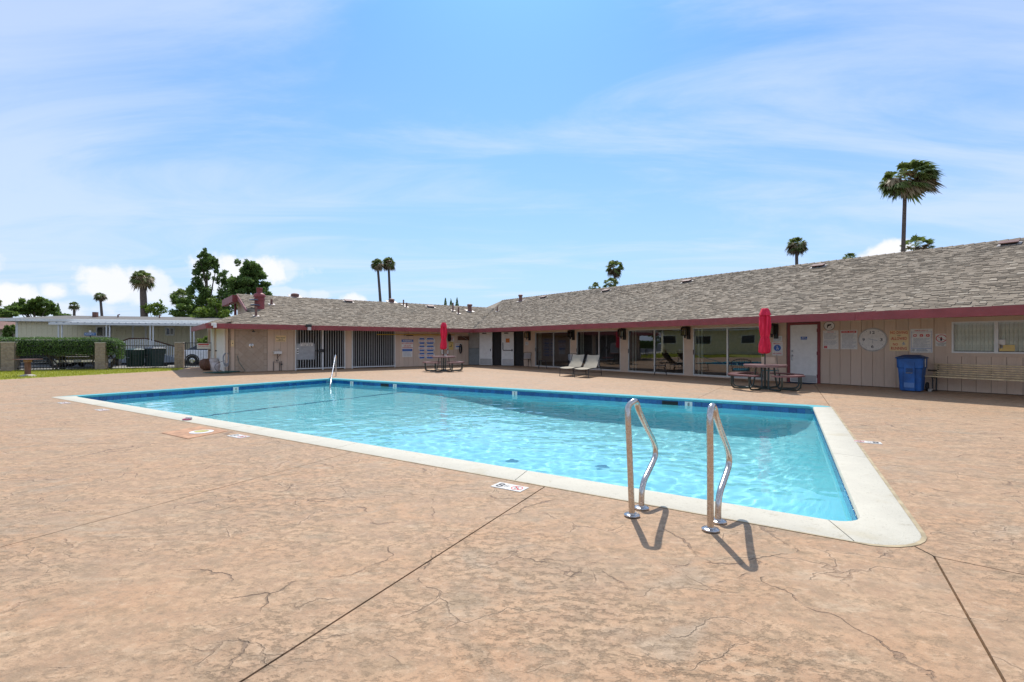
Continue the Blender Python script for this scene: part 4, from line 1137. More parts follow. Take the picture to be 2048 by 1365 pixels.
# large maroon stack with two discs
p = rayL(519, 617); t_ = thing('exhaust_stack', 'large maroon round exhaust stack with stepped collar at the left end of the roof', 'exhaust stack', p, RV)
mb = MB(); mb.lathe([(.235, -.1), (.235, .40), (.26, .41), (.26, .50), (.235, .51), (.235, .60)], 22); mb.build('lower_drum', MT['burg'], t_, smooth=40)
mb = MB(); mb.lathe([(.29, .58), (.29, .67), (.23, .75), (.11, .81)], 22); mb.build('collar', MT['burg'], t_, smooth=40)
mb = MB(); mb.lathe([(.14, .78), (.14, 1.02), (.155, 1.04), (.14, 1.06)], 18); mb.build('upper_pipe', MT['burg_d'], t_, smooth=40)
for z, r, x in ((.40, .23, -.28), (.14, .25, -.22)):
    mb = MB(); mb.lathe([(r, -.015), (r, .02), (r * .6, .05), (0.01, .06)], 20, M=Matrix.Translation((x, -.12, z))); mb.build('disc', mat('blue_grey_metal', (.10, .11, .15), .4), t_, smooth=40)
# low box vents
for ray, px, py, w, lab in ((rayL, 697, 604.5, .50, 'low box vent left of the middle of the left wing roof'), (rayL, 861, 615, .52, 'low box vent left of the thin tall pipe on the left wing'),
                            (rayR, 1087, 596.5, .50, 'low box vent farthest along the right roof'), (rayR, 1212, 583.5, .50, 'low box vent under the cluster of palms'), (rayR, 1374, 565, .50, 'low box vent at the middle of the right roof'),
                            (rayR, 1637, 535, .50, 'low box vent right of the lone round palm'), (rayR, 2019, 490, .50, 'low box vent nearest the camera at the right edge')):
    p = ray(px, py); t_ = thing('box_vent', lab, 'roof vent', p, RV, 'low box vents near the roof ridges')
    M = Matrix.Rotation(math.atan(PT), 4, 'X') if ray is rayL else Matrix.Rotation(-math.atan(PT), 4, 'Y')
    wx_, wy_ = (w / 2, .20) if ray is rayL else (.20, w / 2)
    mb = MB(); mb.box(-wx_ * .8, wx_ * .8, -wy_ * .8, wy_ * .8, 0, .09, M=M); mb.build('body', MT['black_m'], t_)
    mb = MB(); mb.rbox(-wx_, wx_, -wy_, wy_, .09, .125, .01, M=M); mb.build('lid', MT['vent'], t_)
    mb = MB(); mb.box(-wx_ * 1.18, wx_ * 1.18, -wy_ * 1.18, wy_ * 1.18, .022, .032, M=M); mb.build('flashing', MT['flash'], t_)

# ============================================================ furniture and fittings
# round picnic tables with four curved benches, closed red parasols standing through them
def picnic_table(c, rot, label):
    t_ = thing('picnic_table', label, 'picnic table', c, rot, 'round picnic tables with attached seats')
    def edge(mb, pts_out, z0, z1): mb.prism(pts_out, z0, z1)
    n = 8; mb = MB(); R0 = .62
    poly = []
    for k in range(8):
        a0 = pi / 8 + k * pi / 4
        for da in (-.12, 0, .12): poly.append((R0 * (1 if da == 0 else .99) * cos(a0 + da), R0 * (1 if da == 0 else .99) * sin(a0 + da)))
    mb.prism(poly, .715, .75); mb.prism([(x * .97, y * .97) for x, y in poly], .68, .716)
    mb.build('table_top', MT['ttop'], t_)
    for q in range(4):
        A = q * pi / 2 + pi / 4; mb = MB(); pts = []
        for k in range(9): a = A - .52 + 1.04 * k / 8; pts.append((1.08 * cos(a), 1.08 * sin(a)))
        for k in range(8, -1, -1): a = A - .60 + 1.20 * k / 8; pts.append((.80 * cos(a), .80 * sin(a)))
        mb.prism(pts, .425, .465); mb.build('bench_seat', MT['tseat'], t_)
        for sgn in (-1, 1):
            d = Vector((cos(A), sin(A), 0)); s = Vector((-sin(A), cos(A), 0)) * sgn
            P = lambda r, w, z: d * r + s * w + Vector((0, 0, z))
            path = [P(.24, .10, .69), P(.27, .14, .30), P(.29, .17, .12), P(.33, .19, .05), P(.42, .22, .028), P(.72, .30, .028), P(.86, .33, .04), P(.93, .35, .10), P(.95, .355, .20), P(.95, .355, .43)]
            mb = MB(); mb.tube(path, .024, 8); mb.build('frame_hoop', MT['dkgreen'], t_, smooth=60)
    mb = MB(); mb.lathe([(.17, 0), (.17, .05), (.05, .09), (.035, .10), (.035, .70)], 16); mb.build('pedestal', MT['dkgreen'], t_, smooth=40)
    return t_
MT['ttop'] = mat('coated_table_top', (.24, .135, .125), .35, var=.1, vs=30, bump=.002, bs=80)
MT['tseat'] = mat('coated_seat', (.19, .085, .082), .4, var=.1, vs=30, bump=.002, bs=80)
def parasol(c, ztop, zbot, label, rot=0):
    t_ = thing('closed_parasol', label, 'parasol', c, rot, 'closed red parasols')
    mb = MB(); mb.lathe([(.019, .10), (.019, ztop - .02)], 10); mb.build('pole', MT['black'], t_, smooth=60)
    h = ztop - zbot; mb = MB(); prof = [(.045, 0), (.135, .03), (.15, .05), (.14, .20 * h), (.115, .32 * h), (.105, .36 * h), (.118, .42 * h), (.145, .60 * h), (.135, .78 * h), (.115, .84 * h)]
    n = 48; vs = []; fs = []
    for i, (r, z) in enumerate(prof):
        for k in range(n):
            a = 2 * pi * k / n; f = 1 + (.25 if .05 < z < .86 * h else .08) * cos(8 * a + .8 * sin(z * 3)) + .05 * cos(5 * a + z * 6)
            if z < .3 * h: f *= 1 + (.28 * max(0, cos(a - 2.9)) ** 3) * (1 - z / (.3 * h))
            vs.append((r * f * cos(a), r * f * sin(a), zbot + z + (.015 * cos(8 * a) if i < 2 else 0)))
    for i in range(len(prof) - 1):
        for k in range(n): fs.append((i * n + k, i * n + (k + 1) % n, (i + 1) * n + (k + 1) % n, (i + 1) * n + k))
    mb.add(vs, fs); mb.build('canopy', MT['umb'], t_, smooth=60)
    mb = MB(); mb.lathe([(.165, zbot + .84 * h), (.155, zbot + .87 * h), (.10, zbot + .985 * h), (.075, zbot + h), (.0, zbot + h + .005)], 32, fold=.07, nf=8); mb.build('vent_cap', MT['umb'], t_, smooth=50)
    mb = MB(); mb.lathe([(.112, zbot + .345 * h), (.118, zbot + .355 * h), (.112, zbot + .368 * h)], 24); mb.build('tie_strap', MT['umb'], t_)
    return t_
c1 = G(1530, 778.5); c2 = G(887.5, 742.5)
picnic_table(c1, 63, 'round burgundy picnic table in front of the white door, nearer one')
picnic_table(c2, 8, 'round burgundy picnic table beside the octagonal wall signs, farther one')
parasol(c1, 2.47, 1.09, 'closed red parasol in the table near the white door')
parasol(c2, 2.44, 1.10, 'closed red parasol in the far table before the life ring', 40)

# chaise longues
def chaise(c, rot, label):
    t_ = thing('chaise_lounge', label, 'lounge chair', c, rot, 'beige sling lounge chairs')   # local +y towards the head
    w = .29; z = .36
    for s in (-1, 1):
        mb = MB(); mb.tube([(s * w, 0, z - .02), (s * w, .2, z), (s * w, 1.05, z), (s * w, 1.9, z - .01)], .017, 8); mb.build('side_rail', MT['iron'], t_, smooth=60)
        for y, l in ((.08, -.04), (1.62, .06)): mb = MB(); mb.tube([(s * w, y, z), (s * (w + .01), y + l, 0)], .015, 8); mb.build('leg', MT['iron'], t_, smooth=60)
        mb = MB(); mb.tube([(s * w, 1.02, z), (s * w, 1.30, .58), (s * w, 1.52, .90)], .015, 8); mb.build('back_rail', MT['iron'], t_, smooth=60)
    for y, zz in ((.05, .14), (1.66, .14)): mb = MB(); mb.tube([(-w, y, zz), (w, y, zz)], .011, 6); mb.build('cross_bar', MT['iron'], t_)
    mb = MB(); mb.tube([(-w, 1.30, .68), (-w * .9, 1.6, z), (w * .9, 1.6, z), (w, 1.30, .68)], .011, 6); mb.build('back_prop', MT['iron'], t_)
    def sheet(pts, nm):
        mb = MB(); nx = 6; vs = []
        for (y, zz) in pts:
            for k in range(nx + 1): x = -w + 2 * w * k / nx; vs.append((x, y, zz - .025 * (1 - (x / w) ** 2)))
        m = len(vs); vs += [(x, y, z_ - .006) for x, y, z_ in vs]; fs = []
        for i in range(len(pts) - 1):
            for k in range(nx): a = i * (nx + 1) + k; fs.append((a, a + 1, a + nx + 2, a + nx + 1)); fs.append((m + a + nx + 1, m + a + nx + 2, m + a + 1, m + a))
        mb.add(vs, fs); mb.build(nm, MT['sling'], t_, smooth=60)
    sheet([(-.02, z), (.25, z + .02), (.6, z + .022), (1.02, z + .015)], 'seat_sling')
    sheet([(1.02, z + .015), (1.12, .46), (1.24, .54), (1.36, .66), (1.45, .79), (1.52, .905)], 'back_sling')
    return t_
f1 = (G(1120.5, 753) + G(1143.5, 754)) / 2; f2 = (G(1151, 755) + G(1173.5, 757)) / 2
chaise(f1, -28, 'left beige sling lounge chair before the second glass door')
chaise(f2, -29, 'right beige sling lounge chair, its back half in shade')

# patio chairs and little tables
def slat_chair(c, rot, label):
    t_ = thing('patio_chair', label, 'chair', c, rot, 'dark metal patio chairs by the glass doors')
    for s in (-1, 1):
        mb = MB(); mb.tube([(s * .24, -.22, 0), (s * .23, -.20, .43), (s * .23, .16, .43)], .012, 6); mb.build('leg', MT['iron'], t_)
        mb = MB(); mb.tube([(s * .24, .26, 0), (s * .22, .16, .43), (s * .24, .26, .84)], .012, 6); mb.build('leg', MT['iron'], t_)
    mb = MB(); mb.rbox(-.23, .23, -.22, .18, .43, .445, .004); mb.build('seat', MT['iron'], t_)
    mb = MB(); mb.tube([(-.24, .26, .84), (-.12, .285, .86), (.12, .285, .86), (.24, .26, .84)], .012, 6); mb.build('top_rail', MT['iron'], t_)
    for k in range(6): z = .50 + k * .055; mb = MB(); mb.box(-.225, .225, .185 + k * .0125, .195 + k * .0125, z, z + .032); mb.build('back_slat', MT['sgray'], t_)
    return t_
slat_chair(G(1052, 733.5), 200, 'dark metal chair beside the open entrance doors')
slat_chair(G(1146, 739.5), 165, 'dark metal chair behind the left lounge chair')
def small_table(c, rot, label, w=.42):
    t_ = thing('side_table', label, 'table', c, rot)
    mb = MB(); mb.rbox(-w / 2, w / 2, -w / 2, w / 2, .42, .445, .006); mb.build('table_top', MT['iron'], t_)
    for sx in (-1, 1):
        for sy in (-1, 1): mb = MB(); mb.tube([(sx * w * .42, sy * w * .42, .42), (sx * w * .46, sy * w * .46, .2), (sx * w * .58, sy * w * .52, 0)], .011, 6); mb.build('leg', MT['iron'], t_)
small_table(G(1321, 750.5), -20, 'small black metal side table before the third glass door', .46)
small_table(G(1085, 737.5), 0, 'low black metal side table before the first glass door', .40)
def iron_chair(c, rot, label):
    t_ = thing('iron_armchair', label, 'chair', c, rot)
    for sx in (-1, 1):
        for sy in (-1, 1): mb = MB(); mb.tube([(sx * .24, sy * .22, .42), (sx * .27, sy * .24, 0)], .012, 6); mb.build('leg', MT['black'], t_)
    arc = lambda r, z, a0, a1, n=12, ex=0: [(r * cos(a0 + (a1 - a0) * k / n), r * sin(a0 + (a1 - a0) * k / n) + ex, z) for k in range(n + 1)]
    mb = MB(); mb.tube(arc(.29, .42, 0, 2 * pi, 20), .012, 6); mb.build('seat_ring', MT['black'], t_)
    mb = MB(); mb.lathe([(.27, .43), (.285, .46), (.27, .49), (.1, .50), (0, .50)], 20); mb.build('cushion', MT['teal'], t_, smooth=50)
    mb = MB(); mb.tube([(-.33, -.16, .66)] + [(.33 * cos(a), .31 * sin(a), .68 + .16 * max(0, sin(a))) for a in [pi - pi * k / 14 for k in range(15)]] + [(.33, -.16, .66)], .014, 6); mb.build('back_rail', MT['black'], t_)
    for k in range(13):
        a = pi - pi * k / 12; mb = MB(); mb.tube([(.285 * cos(a), .285 * sin(a), .42), (.33 * cos(a), .31 * sin(a), .68 + .16 * max(0, sin(a)))], .006, 5); mb.build('spindle', MT['black'], t_)
    for s in (-1, 1): mb = MB(); mb.tube([(s * .33, -.16, .66), (s * .29, -.2, .55), (s * .26, -.18, .42)], .012, 6); mb.build('arm', MT['black'], t_)
iron_chair(G(1482, 764.5), 160, 'black wrought iron armchair with teal cushion behind the picnic table')
def folded_chair(c, rot, label):
    t_ = thing('folding_chair', label, 'chair', c, rot)
    for s in (-1, 1):
        mb = MB(); mb.tube([(s * .25, -.25, 0), (s * .24, .05, .45), (s * .24, .22, 1.0)], .013, 6); mb.build('leg', MT['flash'], t_)
        mb = MB(); mb.tube([(s * .22, .25, 0), (s * .22, -.20, .46)], .013, 6); mb.build('leg', MT['flash'], t_)
    mb = MB(); mb.rbox(-.22, .22, -.2, .2, .44, .46, .005); mb.build('seat', MT['teal'], t_)
    mb = MB(); mb.box(-.22, .22, .14, .155, .6, .98, M=Matrix.Rotation(R(-12), 4, 'X')); mb.build('backrest', MT['stucco'], t_)
folded_chair(G(1541, 767), 140, 'pale framed folding chair behind the parasol pole')

# blue wheeled bin
def wheelie(c, rot, w, d, h, mb_, ml, label, cat='bin', group=None):
    t_ = thing('wheeled_bin', label, cat, c, rot, group)
    mb = MB(); b = .80
    vs = []
    for z, k in ((.02, b), (h * .62, .93), (h * .66, 1.0), (h * .90, 1.03)):
        for x, y in ((-1, -1), (-.82, -1.12), (.82, -1.12), (1, -1), (1, .9), (-1, .9)): vs.append((x * w / 2 * k, y * d / 2 * k, z))
    fs = [(5, 4, 3, 2, 1, 0), (18, 19, 20, 21, 22, 23)] + [(i * 6 + k, i * 6 + (k + 1) % 6, (i + 1) * 6 + (k + 1) % 6, (i + 1) * 6 + k) for i in range(3) for k in range(6)]
    mb.add(vs, fs); o = mb.build('body', mb_, t_)
    bv = o.modifiers.new('bevel', 'BEVEL'); bv.width = .012; bv.segments = 2
    mb = MB(); mb.add([(x * w / 2 * 1.10, y * d / 2 * 1.08, z) for z in (h * .90, h * .93) for x, y in ((-1, -1.14), (1, -1.14), (1, 1), (-1, 1))] + [(x * w * .30, y * d * .25, h) for x, y in ((-1, -1), (1, -1), (1, 1), (-1, 1))],
                    [(3, 2, 1, 0), (8, 9, 10, 11)] + [(i * 4 + k, i * 4 + (k + 1) % 4, (i + 1) * 4 + (k + 1) % 4, (i + 1) * 4 + k) for i in range(2) for k in range(4)]); o = mb.build('lid', ml, t_)
    bv = o.modifiers.new('bevel', 'BEVEL'); bv.width = .012; bv.segments = 2
    mb = MB(); mb.prism([(-w * .20, -d * .60), (w * .20, -d * .60), (w * .20, -d * .40), (-w * .20, -d * .40)], .03, h * .80); mb.build('front_panel', mb_, t_)
    mb = MB(); mb.box(-w * .13, w * .13, -d * .615, -d * .60, h * .50, h * .64); mb.build('lift_recess', ml, t_)
    mb = MB(); mb.tube([(-w * .13, -d * .63, h * .51), (w * .13, -d * .63, h * .51)], .010, 6); mb.build('lift_bar', MT['kick'], t_)
    for s in (-1, 1):
        mb = MB(); mb.lathe([(.02, -.03), (.12, -.03), (.13, -.01), (.13, .01), (.12, .03), (.02, .03)], 20, M=Matrix.Translation((s * w * .5, d * .46, .13)) @ Matrix.Rotation(R(90), 4, 'Y')); mb.build('wheel', MT['rubber'], t_, smooth=40)
        mb = MB(); mb.rbox(s * w * .34 - .03, s * w * .34 + .03, d * .42, d * .56, h * .90, h * .97, .01); mb.build('hinge', MT['black'], t_)
    return t_
bp = Bw(18.02, vu(G(1820, 783))[1]); bin_ = wheelie(bp, RU + 3, .60, .60, 1.06, MT['bluebin'], MT['bindark'], 'blue wheeled recycling bin against the siding under the no diving sign')
mb = MB(); mb.box(-.12, .12, -.378, -.372, .12, .26); mb.build('stamped_label', mat('pale_blue_print', (.10, .20, .42), .5), bin_)
mb = MB(); mb.box(.315, .32, -.15, -.05, .72, .95); mb.build('side_label', MT['swhite'], bin_)

# long slatted bench
ba, bb = Vector(Bw(18.20, 3.92)), Vector(Bw(17.82, 1.55)); d = bb - ba; L = d.length
t_ = thing('slatted_bench', 'long weathered tan slatted bench under the window with blinds', 'bench', ba, math.degrees(atan2(d.y, d.x)))
for k in range(6): mb = MB(); z = .475 + k * .060; y = .32 + .018 * k; mb.rbox(0.05, L, y, y + .022, z, z + .030, .003); mb.build('back_slat', MT['bench'], t_)
for k in range(4): mb = MB(); mb.rbox(-.04 if k == 0 else .02, L + .02, -.04 + k * .095, .045 + k * .095, .425, .455, .003); mb.build('seat_slat', MT['bench'], t_)
for x in (.14, L - .12):
    mb = MB(); mb.tube([(x, .30, 0), (x, .33, .42), (x, .45, .78)], .020, 8); mb.tube([(x, -.0, .41), (x, .33, .41)], .018, 8); mb.tube([(x, .08, 0), (x, .08, .41)], .018, 8); mb.tube([(x - .0, -.02, .02), (x, .36, .02)], .022, 6); mb.build('bench_frame', MT['black'], t_)
    mb = MB(); mb.tube([(x - .05, -.04, .62), (x - .03, .2, .60), (x - .02, .38, .60)], .022, 8); mb.build('armrest', MT['black'], t_)
    mb = MB(); mb.rbox(x - .07, x + .01, -.03, .07, 0, .08, .008); mb.build('foot_block', MT['curb'], t_)

# ---- wall lanterns
def lantern(px, label):
    p = onR(px); u = vu(p)[1]
    t_ = thing('wall_lantern', label, 'wall lantern', Bw(V0 - .01, u, 0), RU, 'black box lanterns between the glass doors')
    z0 = 1.55; mb = MB(); mb.rbox(-.0, .13, -.10, 0, z0 + .02, z0 + .56, .006); mb.build('back_plate', MT['black'], t_)
    mb = MB(); mb.rbox(-.16, .08, -.28, -.05, z0 + .50, z0 + .54, .006); mb.prism([(-.12, -.25), (.04, -.25), (.04, -.08), (-.12, -.08)], z0 + .54, z0 + .57); mb.build('cap', MT['black'], t_)
    for x, y in ((-.15, -.27), (.07, -.27), (.07, -.06), (-.15, -.06)): mb = MB(); mb.box(x - .012, x + .012, y - .012, y + .012, z0 + .20, z0 + .50); mb.build('corner_bar', MT['black'], t_)
    mb = MB(); mb.rbox(-.16, .08, -.28, -.05, z0 + .17, z0 + .20, .005); mb.lathe([(.03, -.08), (.04, 0), (.05, .02)], 10, M=Matrix.Translation((-.04, -.165, z0 + .15))); mb.build('base', MT['black'], t_)
    mb = MB(); mb.box(-.145, .065, -.265, -.065, z0 + .20, z0 + .50); mb.build('glass_box', MT['lens'], t_)
    mb = MB(); mb.lathe([(.02, z0 + .20), (.035, z0 + .27), (.03, z0 + .36), (.01, z0 + .40)], 10, M=Matrix.Translation((-.04, -.165, 0))); mb.build('bulb', MT['pot'], t_, smooth=50)
    return t_
for px, lab in ((1059, 'black wall lantern farthest away, beside the entrance doors'), (1146.5, 'black wall lantern between the first and second glass doors'), (1248, 'black wall lantern between the second and third glass doors'),
                (1376, 'black wall lantern between the third and fourth glass doors'), (1550, 'black wall lantern just left of the white door')): lantern(px, lab)

# ============================================================ signs
def board(side, px0, py0, px1, py1, m, label, name='wall_sign', cat='sign', th=.008, off=.014, round_=None, group=None):
    pxm = (px0 + px1) / 2
    if side == 'R': p = onR(pxm, V0 - off); a, b = onR(px0, V0 - off), onR(px1, V0 - off); rot = RU
    else: p = onL(pxm, U0 - off); a, b = onL(px0, U0 - off), onL(px1, U0 - off); rot = RV
    w = (b - a).length; zt, zb = zat(py0, p.y), zat(py1, p.y); h = zt - zb; c = (a + b) / 2
    t_ = thing(name, label, cat, Vector((c.x, c.y, (zt + zb) / 2)), rot, group); mb = MB()
    if round_: mb.prism([(x * w / 2, y * h / 2) for x, y in round_], 0, th, M=Matrix.Rotation(R(90), 4, 'X'))
    else: mb.box(-w / 2, w / 2, -th, 0, -h / 2, h / 2)
    mb.build('board', m, t_); return t_, w, h
def pr(t_, m, fn, nm='print'):
    mb = MB(); fn(mb)
    if mb.v: return mb.build(nm, m, t_)
Y = -.0105
# small clock / thermometer dial
CIRC_ = [(cos(2 * pi * k / 40), sin(2 * pi * k / 40)) for k in range(40)]
t_, w, h = board('R', 1647.5, 643.0, 1669.5, 661.5, MT['swhite'], 'small round wall dial in black rim above the printed rule sheet', 'wall_dial', 'dial', round_=CIRC_)
pr(t_, MT['black'], lambda mb: ring(mb, 0, 0, .46 * h, .50 * h, y=Y, sx=w / h), 'rim')
def f(mb): disc(mb, -.05 * h, .02 * h, .05 * h, y=Y); mb.add([(-.16 * w, Y, .16 * h), (.2 * w, Y, .20 * h), (.18 * w, Y, .06 * h), (-.06 * w, Y, -.02 * h), (-.14 * w, Y, -.24 * h), (-.20 * w, Y, -.20 * h)], [(0, 5, 4, 3, 2, 1)]); disc(mb, .2 * w, -.14 * h, .045 * h, y=Y)
pr(t_, MT['sblack'], f, 'dial_print')
# sheet 1
t_, w, h = board('R', 1646, 661.5, 1677, 698.5, MT['swhite'], 'white printed sheet under the small dial, leftmost of the row')
pr(t_, MT['sgray'], lambda mb: (lines(mb, -.42 * w, .42 * w, .02 * h, .36 * h, 7, .012, Y, 3), lines(mb, -.42 * w, .42 * w, -.28 * h, -.04 * h, 5, .012, Y, 4)), 'small_print')
pr(t_, MT['sred'], lambda mb: (letters(mb, 'NOTICE', 0, .42 * h, .035, .4 * w, Y), flatrect(mb, -.42 * w, -.22 * w, -.46 * h, -.33 * h, Y)), 'red_print')
pr(t_, MT['swhite'], lambda mb: letters(mb, 'P5', -.32 * w, -.395 * h, .03, None, Y - .001), 'white_print')
# pool rules
t_, w, h = board('R', 1681, 660.5, 1715, 699, MT['swhite'], 'white pool rules board with red heading strip left of the big clock')
pr(t_, MT['sred'], lambda mb: flatrect(mb, -.44 * w, .44 * w, .35 * h, .46 * h, Y), 'heading_strip')
pr(t_, MT['swhite'], lambda mb: letters(mb, 'POOL RULES', 0, .405 * h, .042, .76 * w, Y - .001), 'lettering')
pr(t_, MT['sgray'], lambda mb: lines(mb, -.40 * w, .42 * w, -.46 * h, .31 * h, 15, .013, Y, 9), 'small_print')
# big oval clock
t_, w, h = board('R', 1716.5, 656.0, 1775.5, 703.5, MT['swhite'], 'large round white wall clock with numerals 12 3 6 9', 'wall_clock', 'clock', th=.03, round_=CIRC_)
YC = -.032
pr(t_, MT['flash'], lambda mb: (ring(mb, 0, 0, .46 * h, .497 * h, y=YC, sx=w / h, n=48),), 'rim')
pr(t_, MT['sgray'], lambda mb: ring(mb, 0, 0, .445 * h, .452 * h, y=YC, sx=w / h, n=48), 'inner_ring')
sx = w / h
for s_, x_, z_, w_ in (('12', 0, .30 * h, .17 * w), ('3', .30 * w, 0, .09 * w), ('6', 0, -.29 * h, .09 * w), ('9', -.30 * w, 0, .09 * w)): pr(t_, MT['sblack'], lambda mb: letters(mb, s_, x_, z_, .12 * h, w_, YC), 'numeral')
def f(mb):
    for k in range(12):
        if k % 3: a = pi / 2 - k * pi / 6; disc(mb, .40 * w * cos(a), .40 * h * sin(a), .010 * h, 8, YC)
pr(t_, MT['sblack'], f, 'hour_dots')
def hand(l, a, r=.008):
    M = Matrix.Translation((0, YC - .004, 0)) @ Matrix.Rotation(-a, 4, 'Y'); mb = MB(); mb.box(-l * .2, l, -.003, .0, -r, r, M=M); mb.build('clock_hand', MT['sgray'], t_)
hand(.17 * w, R(-13)); hand(.13 * w, R(165), .006); hand(.16 * h, R(-85), .004)
# no diving / no running
t_, w, h = board('R', 1779, 661.5, 1817.5, 702.5, MT['scream'], 'cream board reading NO DIVING ALLOWED NO RUNNING in red')
pr(t_, MT['sred'], lambda mb: (letters(mb, 'NO DIVING', 0, .40 * h, .13 * h, .90 * w, Y), letters(mb, '-ALLOWED', -.02 * w, .11 * h, .14 * h, .86 * w, Y), letters(mb, 'NO', -.18 * w, -.17 * h, .12 * h, .26 * w, Y), letters(mb, 'RUNNING', 0, -.37 * h, .14 * h, .82 * w, Y)), 'lettering')
pr(t_, MT['syellow'], lambda mb: flatrect(mb, -.46 * w, .46 * w, -.025 * h, -.010 * h, Y), 'divider')
def f(mb):
    disc(mb, .24 * w, -.08 * h, .028 * h, 10, Y)
    for a, b in (((.22, -.11), (.25, -.17)), ((.25, -.17), (.18, -.22)), ((.25, -.17), (.33, -.19)), ((.23, -.12), (.33, -.14)), ((.23, -.12), (.16, -.15))):
        A = Vector((a[0] * w, Y, a[1] * h)); Bq = Vector((b[0] * w, Y, b[1] * h)); n = (Bq - A).normalized().cross(Vector((0, 1, 0))) * .009; mb.add([A - n, Bq - n, Bq + n, A + n], [(0, 1, 2, 3)])
pr(t_, MT['sgray'], f, 'running_figure')
pr(t_, MT['sblack'], lambda mb: (ring(mb, -.03 * w, .255 * h, .018 * h, .026 * h, 14, Y, 1.6), ring(mb, .05 * w, .26 * h, .018 * h, .026 * h, 14, Y, 1.6)), 'swimmer_mark')
# tall white and blue information board
t_, w, h = board('R', 1821, 658, 1865.5, 706, MT['swhite'], 'tall white information board with three red pictograms and blue border')
pr(t_, MT['sblue'], lambda mb: (flatrect(mb, -.46 * w, -.45 * w, -.46 * h, .40 * h, Y), flatrect(mb, .45 * w, .46 * w, -.46 * h, .40 * h, Y), flatrect(mb, -.46 * w, .46 * w, -.32 * h, -.305 * h, Y), flatrect(mb, -.44 * w, .44 * w, .36 * h, .366 * h, Y)), 'blue_border')
pr(t_, MT['sred'], lambda mb: [mb.prism([(x * w * .075 + cx * w, y * w * .07 + .22 * h) for x, y in ((-1, -.7), (-.7, -1), (.7, -1), (1, -.7), (1, .7), (.7, 1), (-.7, 1), (-1, .7))], 0.0105, .0110, M=Matrix.Rotation(R(90), 4, 'X')) for cx in (-.29, 0, .29)], 'red_pictograms')
pr(t_, MT['swhite'], lambda mb: (disc(mb, -.29 * w, .22 * h, .040 * w, 14, Y - .002), flatrect(mb, -.04 * w, .03 * w, .20 * h, .22 * h, Y - .002), disc(mb, .29 * w, .225 * h, .034 * w, 10, Y - .002)), 'pictogram_figures')
pr(t_, MT['sred'], lambda mb: letters(mb, 'EMERGENCY', 0, .42 * h, .035, .6 * w, Y), 'heading')
pr(t_, MT['sgray'], lambda mb: (lines(mb, -.36 * w, .40 * w, -.28 * h, .10 * h, 11, .011, Y, 21), lines(mb, -.22 * w, .40 * w, -.45 * h, -.35 * h, 4, .012, Y, 22)), 'small_print')
pr(t_, MT['sblack'], lambda mb: ring(mb, -.36 * w, -.39 * h, .022 * h, .036 * h, 14, Y), 'telephone_mark')
# small no-food sign
t_, w, h = board('R', 1871, 668, 1895, 693, MT['swhite'], 'small white prohibition sign left of the window with blinds')
pr(t_, MT['sred'], lambda mb: (ring(mb, 0, .13 * h, .26 * h, .31 * h, 30, Y, 1.12), mb.box(-.27 * h, .27 * h, -.0118, -.0108, -.02 * h, .02 * h, M=Matrix.Translation((0, 0, .13 * h)) @ Matrix.Rotation(R(35), 4, 'Y'))), 'prohibition_ring')
pr(t_, MT['sblack'], lambda mb: (mb.add([(-.10 * w, Y, -.06 * h), (.06 * w, Y, -.06 * h), (.09 * w, Y, .14 * h), (.02 * w, Y, .24 * h), (-.10 * w, Y, .20 * h)], [(0, 1, 2, 3, 4)]), letters(mb, 'NO GLASS CONTAINERS', 0, -.25 * h, .022, .84 * w, Y), letters(mb, 'ALLOWED IN', -.04 * w, -.34 * h, .022, .55 * w, Y), letters(mb, 'POOL AREA', -.04 * w, -.42 * h, .022, .5 * w, Y)), 'lettering')
# signs beside the lantern left of the door
t_, w, h = board('R', 1547, 672.5, 1564.5, 683.5, MT['swhite'], 'small white notice directly under the lantern left of the door')
pr(t_, MT['sgray'], lambda mb: (letters(mb, 'NO LIFEGUARD', 0, .26 * h, .026, .8 * w, Y), lines(mb, -.4 * w, .4 * w, -.4 * h, .12 * h, 4, .014, Y, 31)), 'lettering')
t_, w, h = board('R', 1544.5, 684.5, 1565.5, 711.5, MT['swhite'], 'white sign with blue wheelchair disc left of the white door')
pr(t_, MT['sblue'], lambda mb: disc(mb, 0, .06 * h, .24 * h, 32, Y, 1.08), 'blue_disc')
pr(t_, MT['sred'], lambda mb: (letters(mb, 'EMERGENCY', 0, .38 * h, .04, .78 * w, Y), letters(mb, 'NO DIVING', 0, -.35 * h, .055, .80 * w, Y)), 'lettering')
pr(t_, MT['swhite'], lambda mb: (ring(mb, .02 * w, -.02 * h, .07 * h, .09 * h, 18, Y - .001), disc(mb, -.02 * w, .19 * h, .028 * h, 10, Y - .001), flatrect(mb, -.04 * w, 0, .0, .16 * h, Y - .001), flatrect(mb, -.0, .14 * w, .02 * h, .05 * h, Y - .001)), 'wheelchair_symbol')
t_, w, h = board('R', 1050.5, 684, 1057, 691, MT['swhite'], 'tiny white notice under the farthest lantern')
pr(t_, MT['sgray'], lambda mb: lines(mb, -.35 * w, .35 * w, -.35 * h, .35 * h, 4, .02, Y, 33), 'small_print')
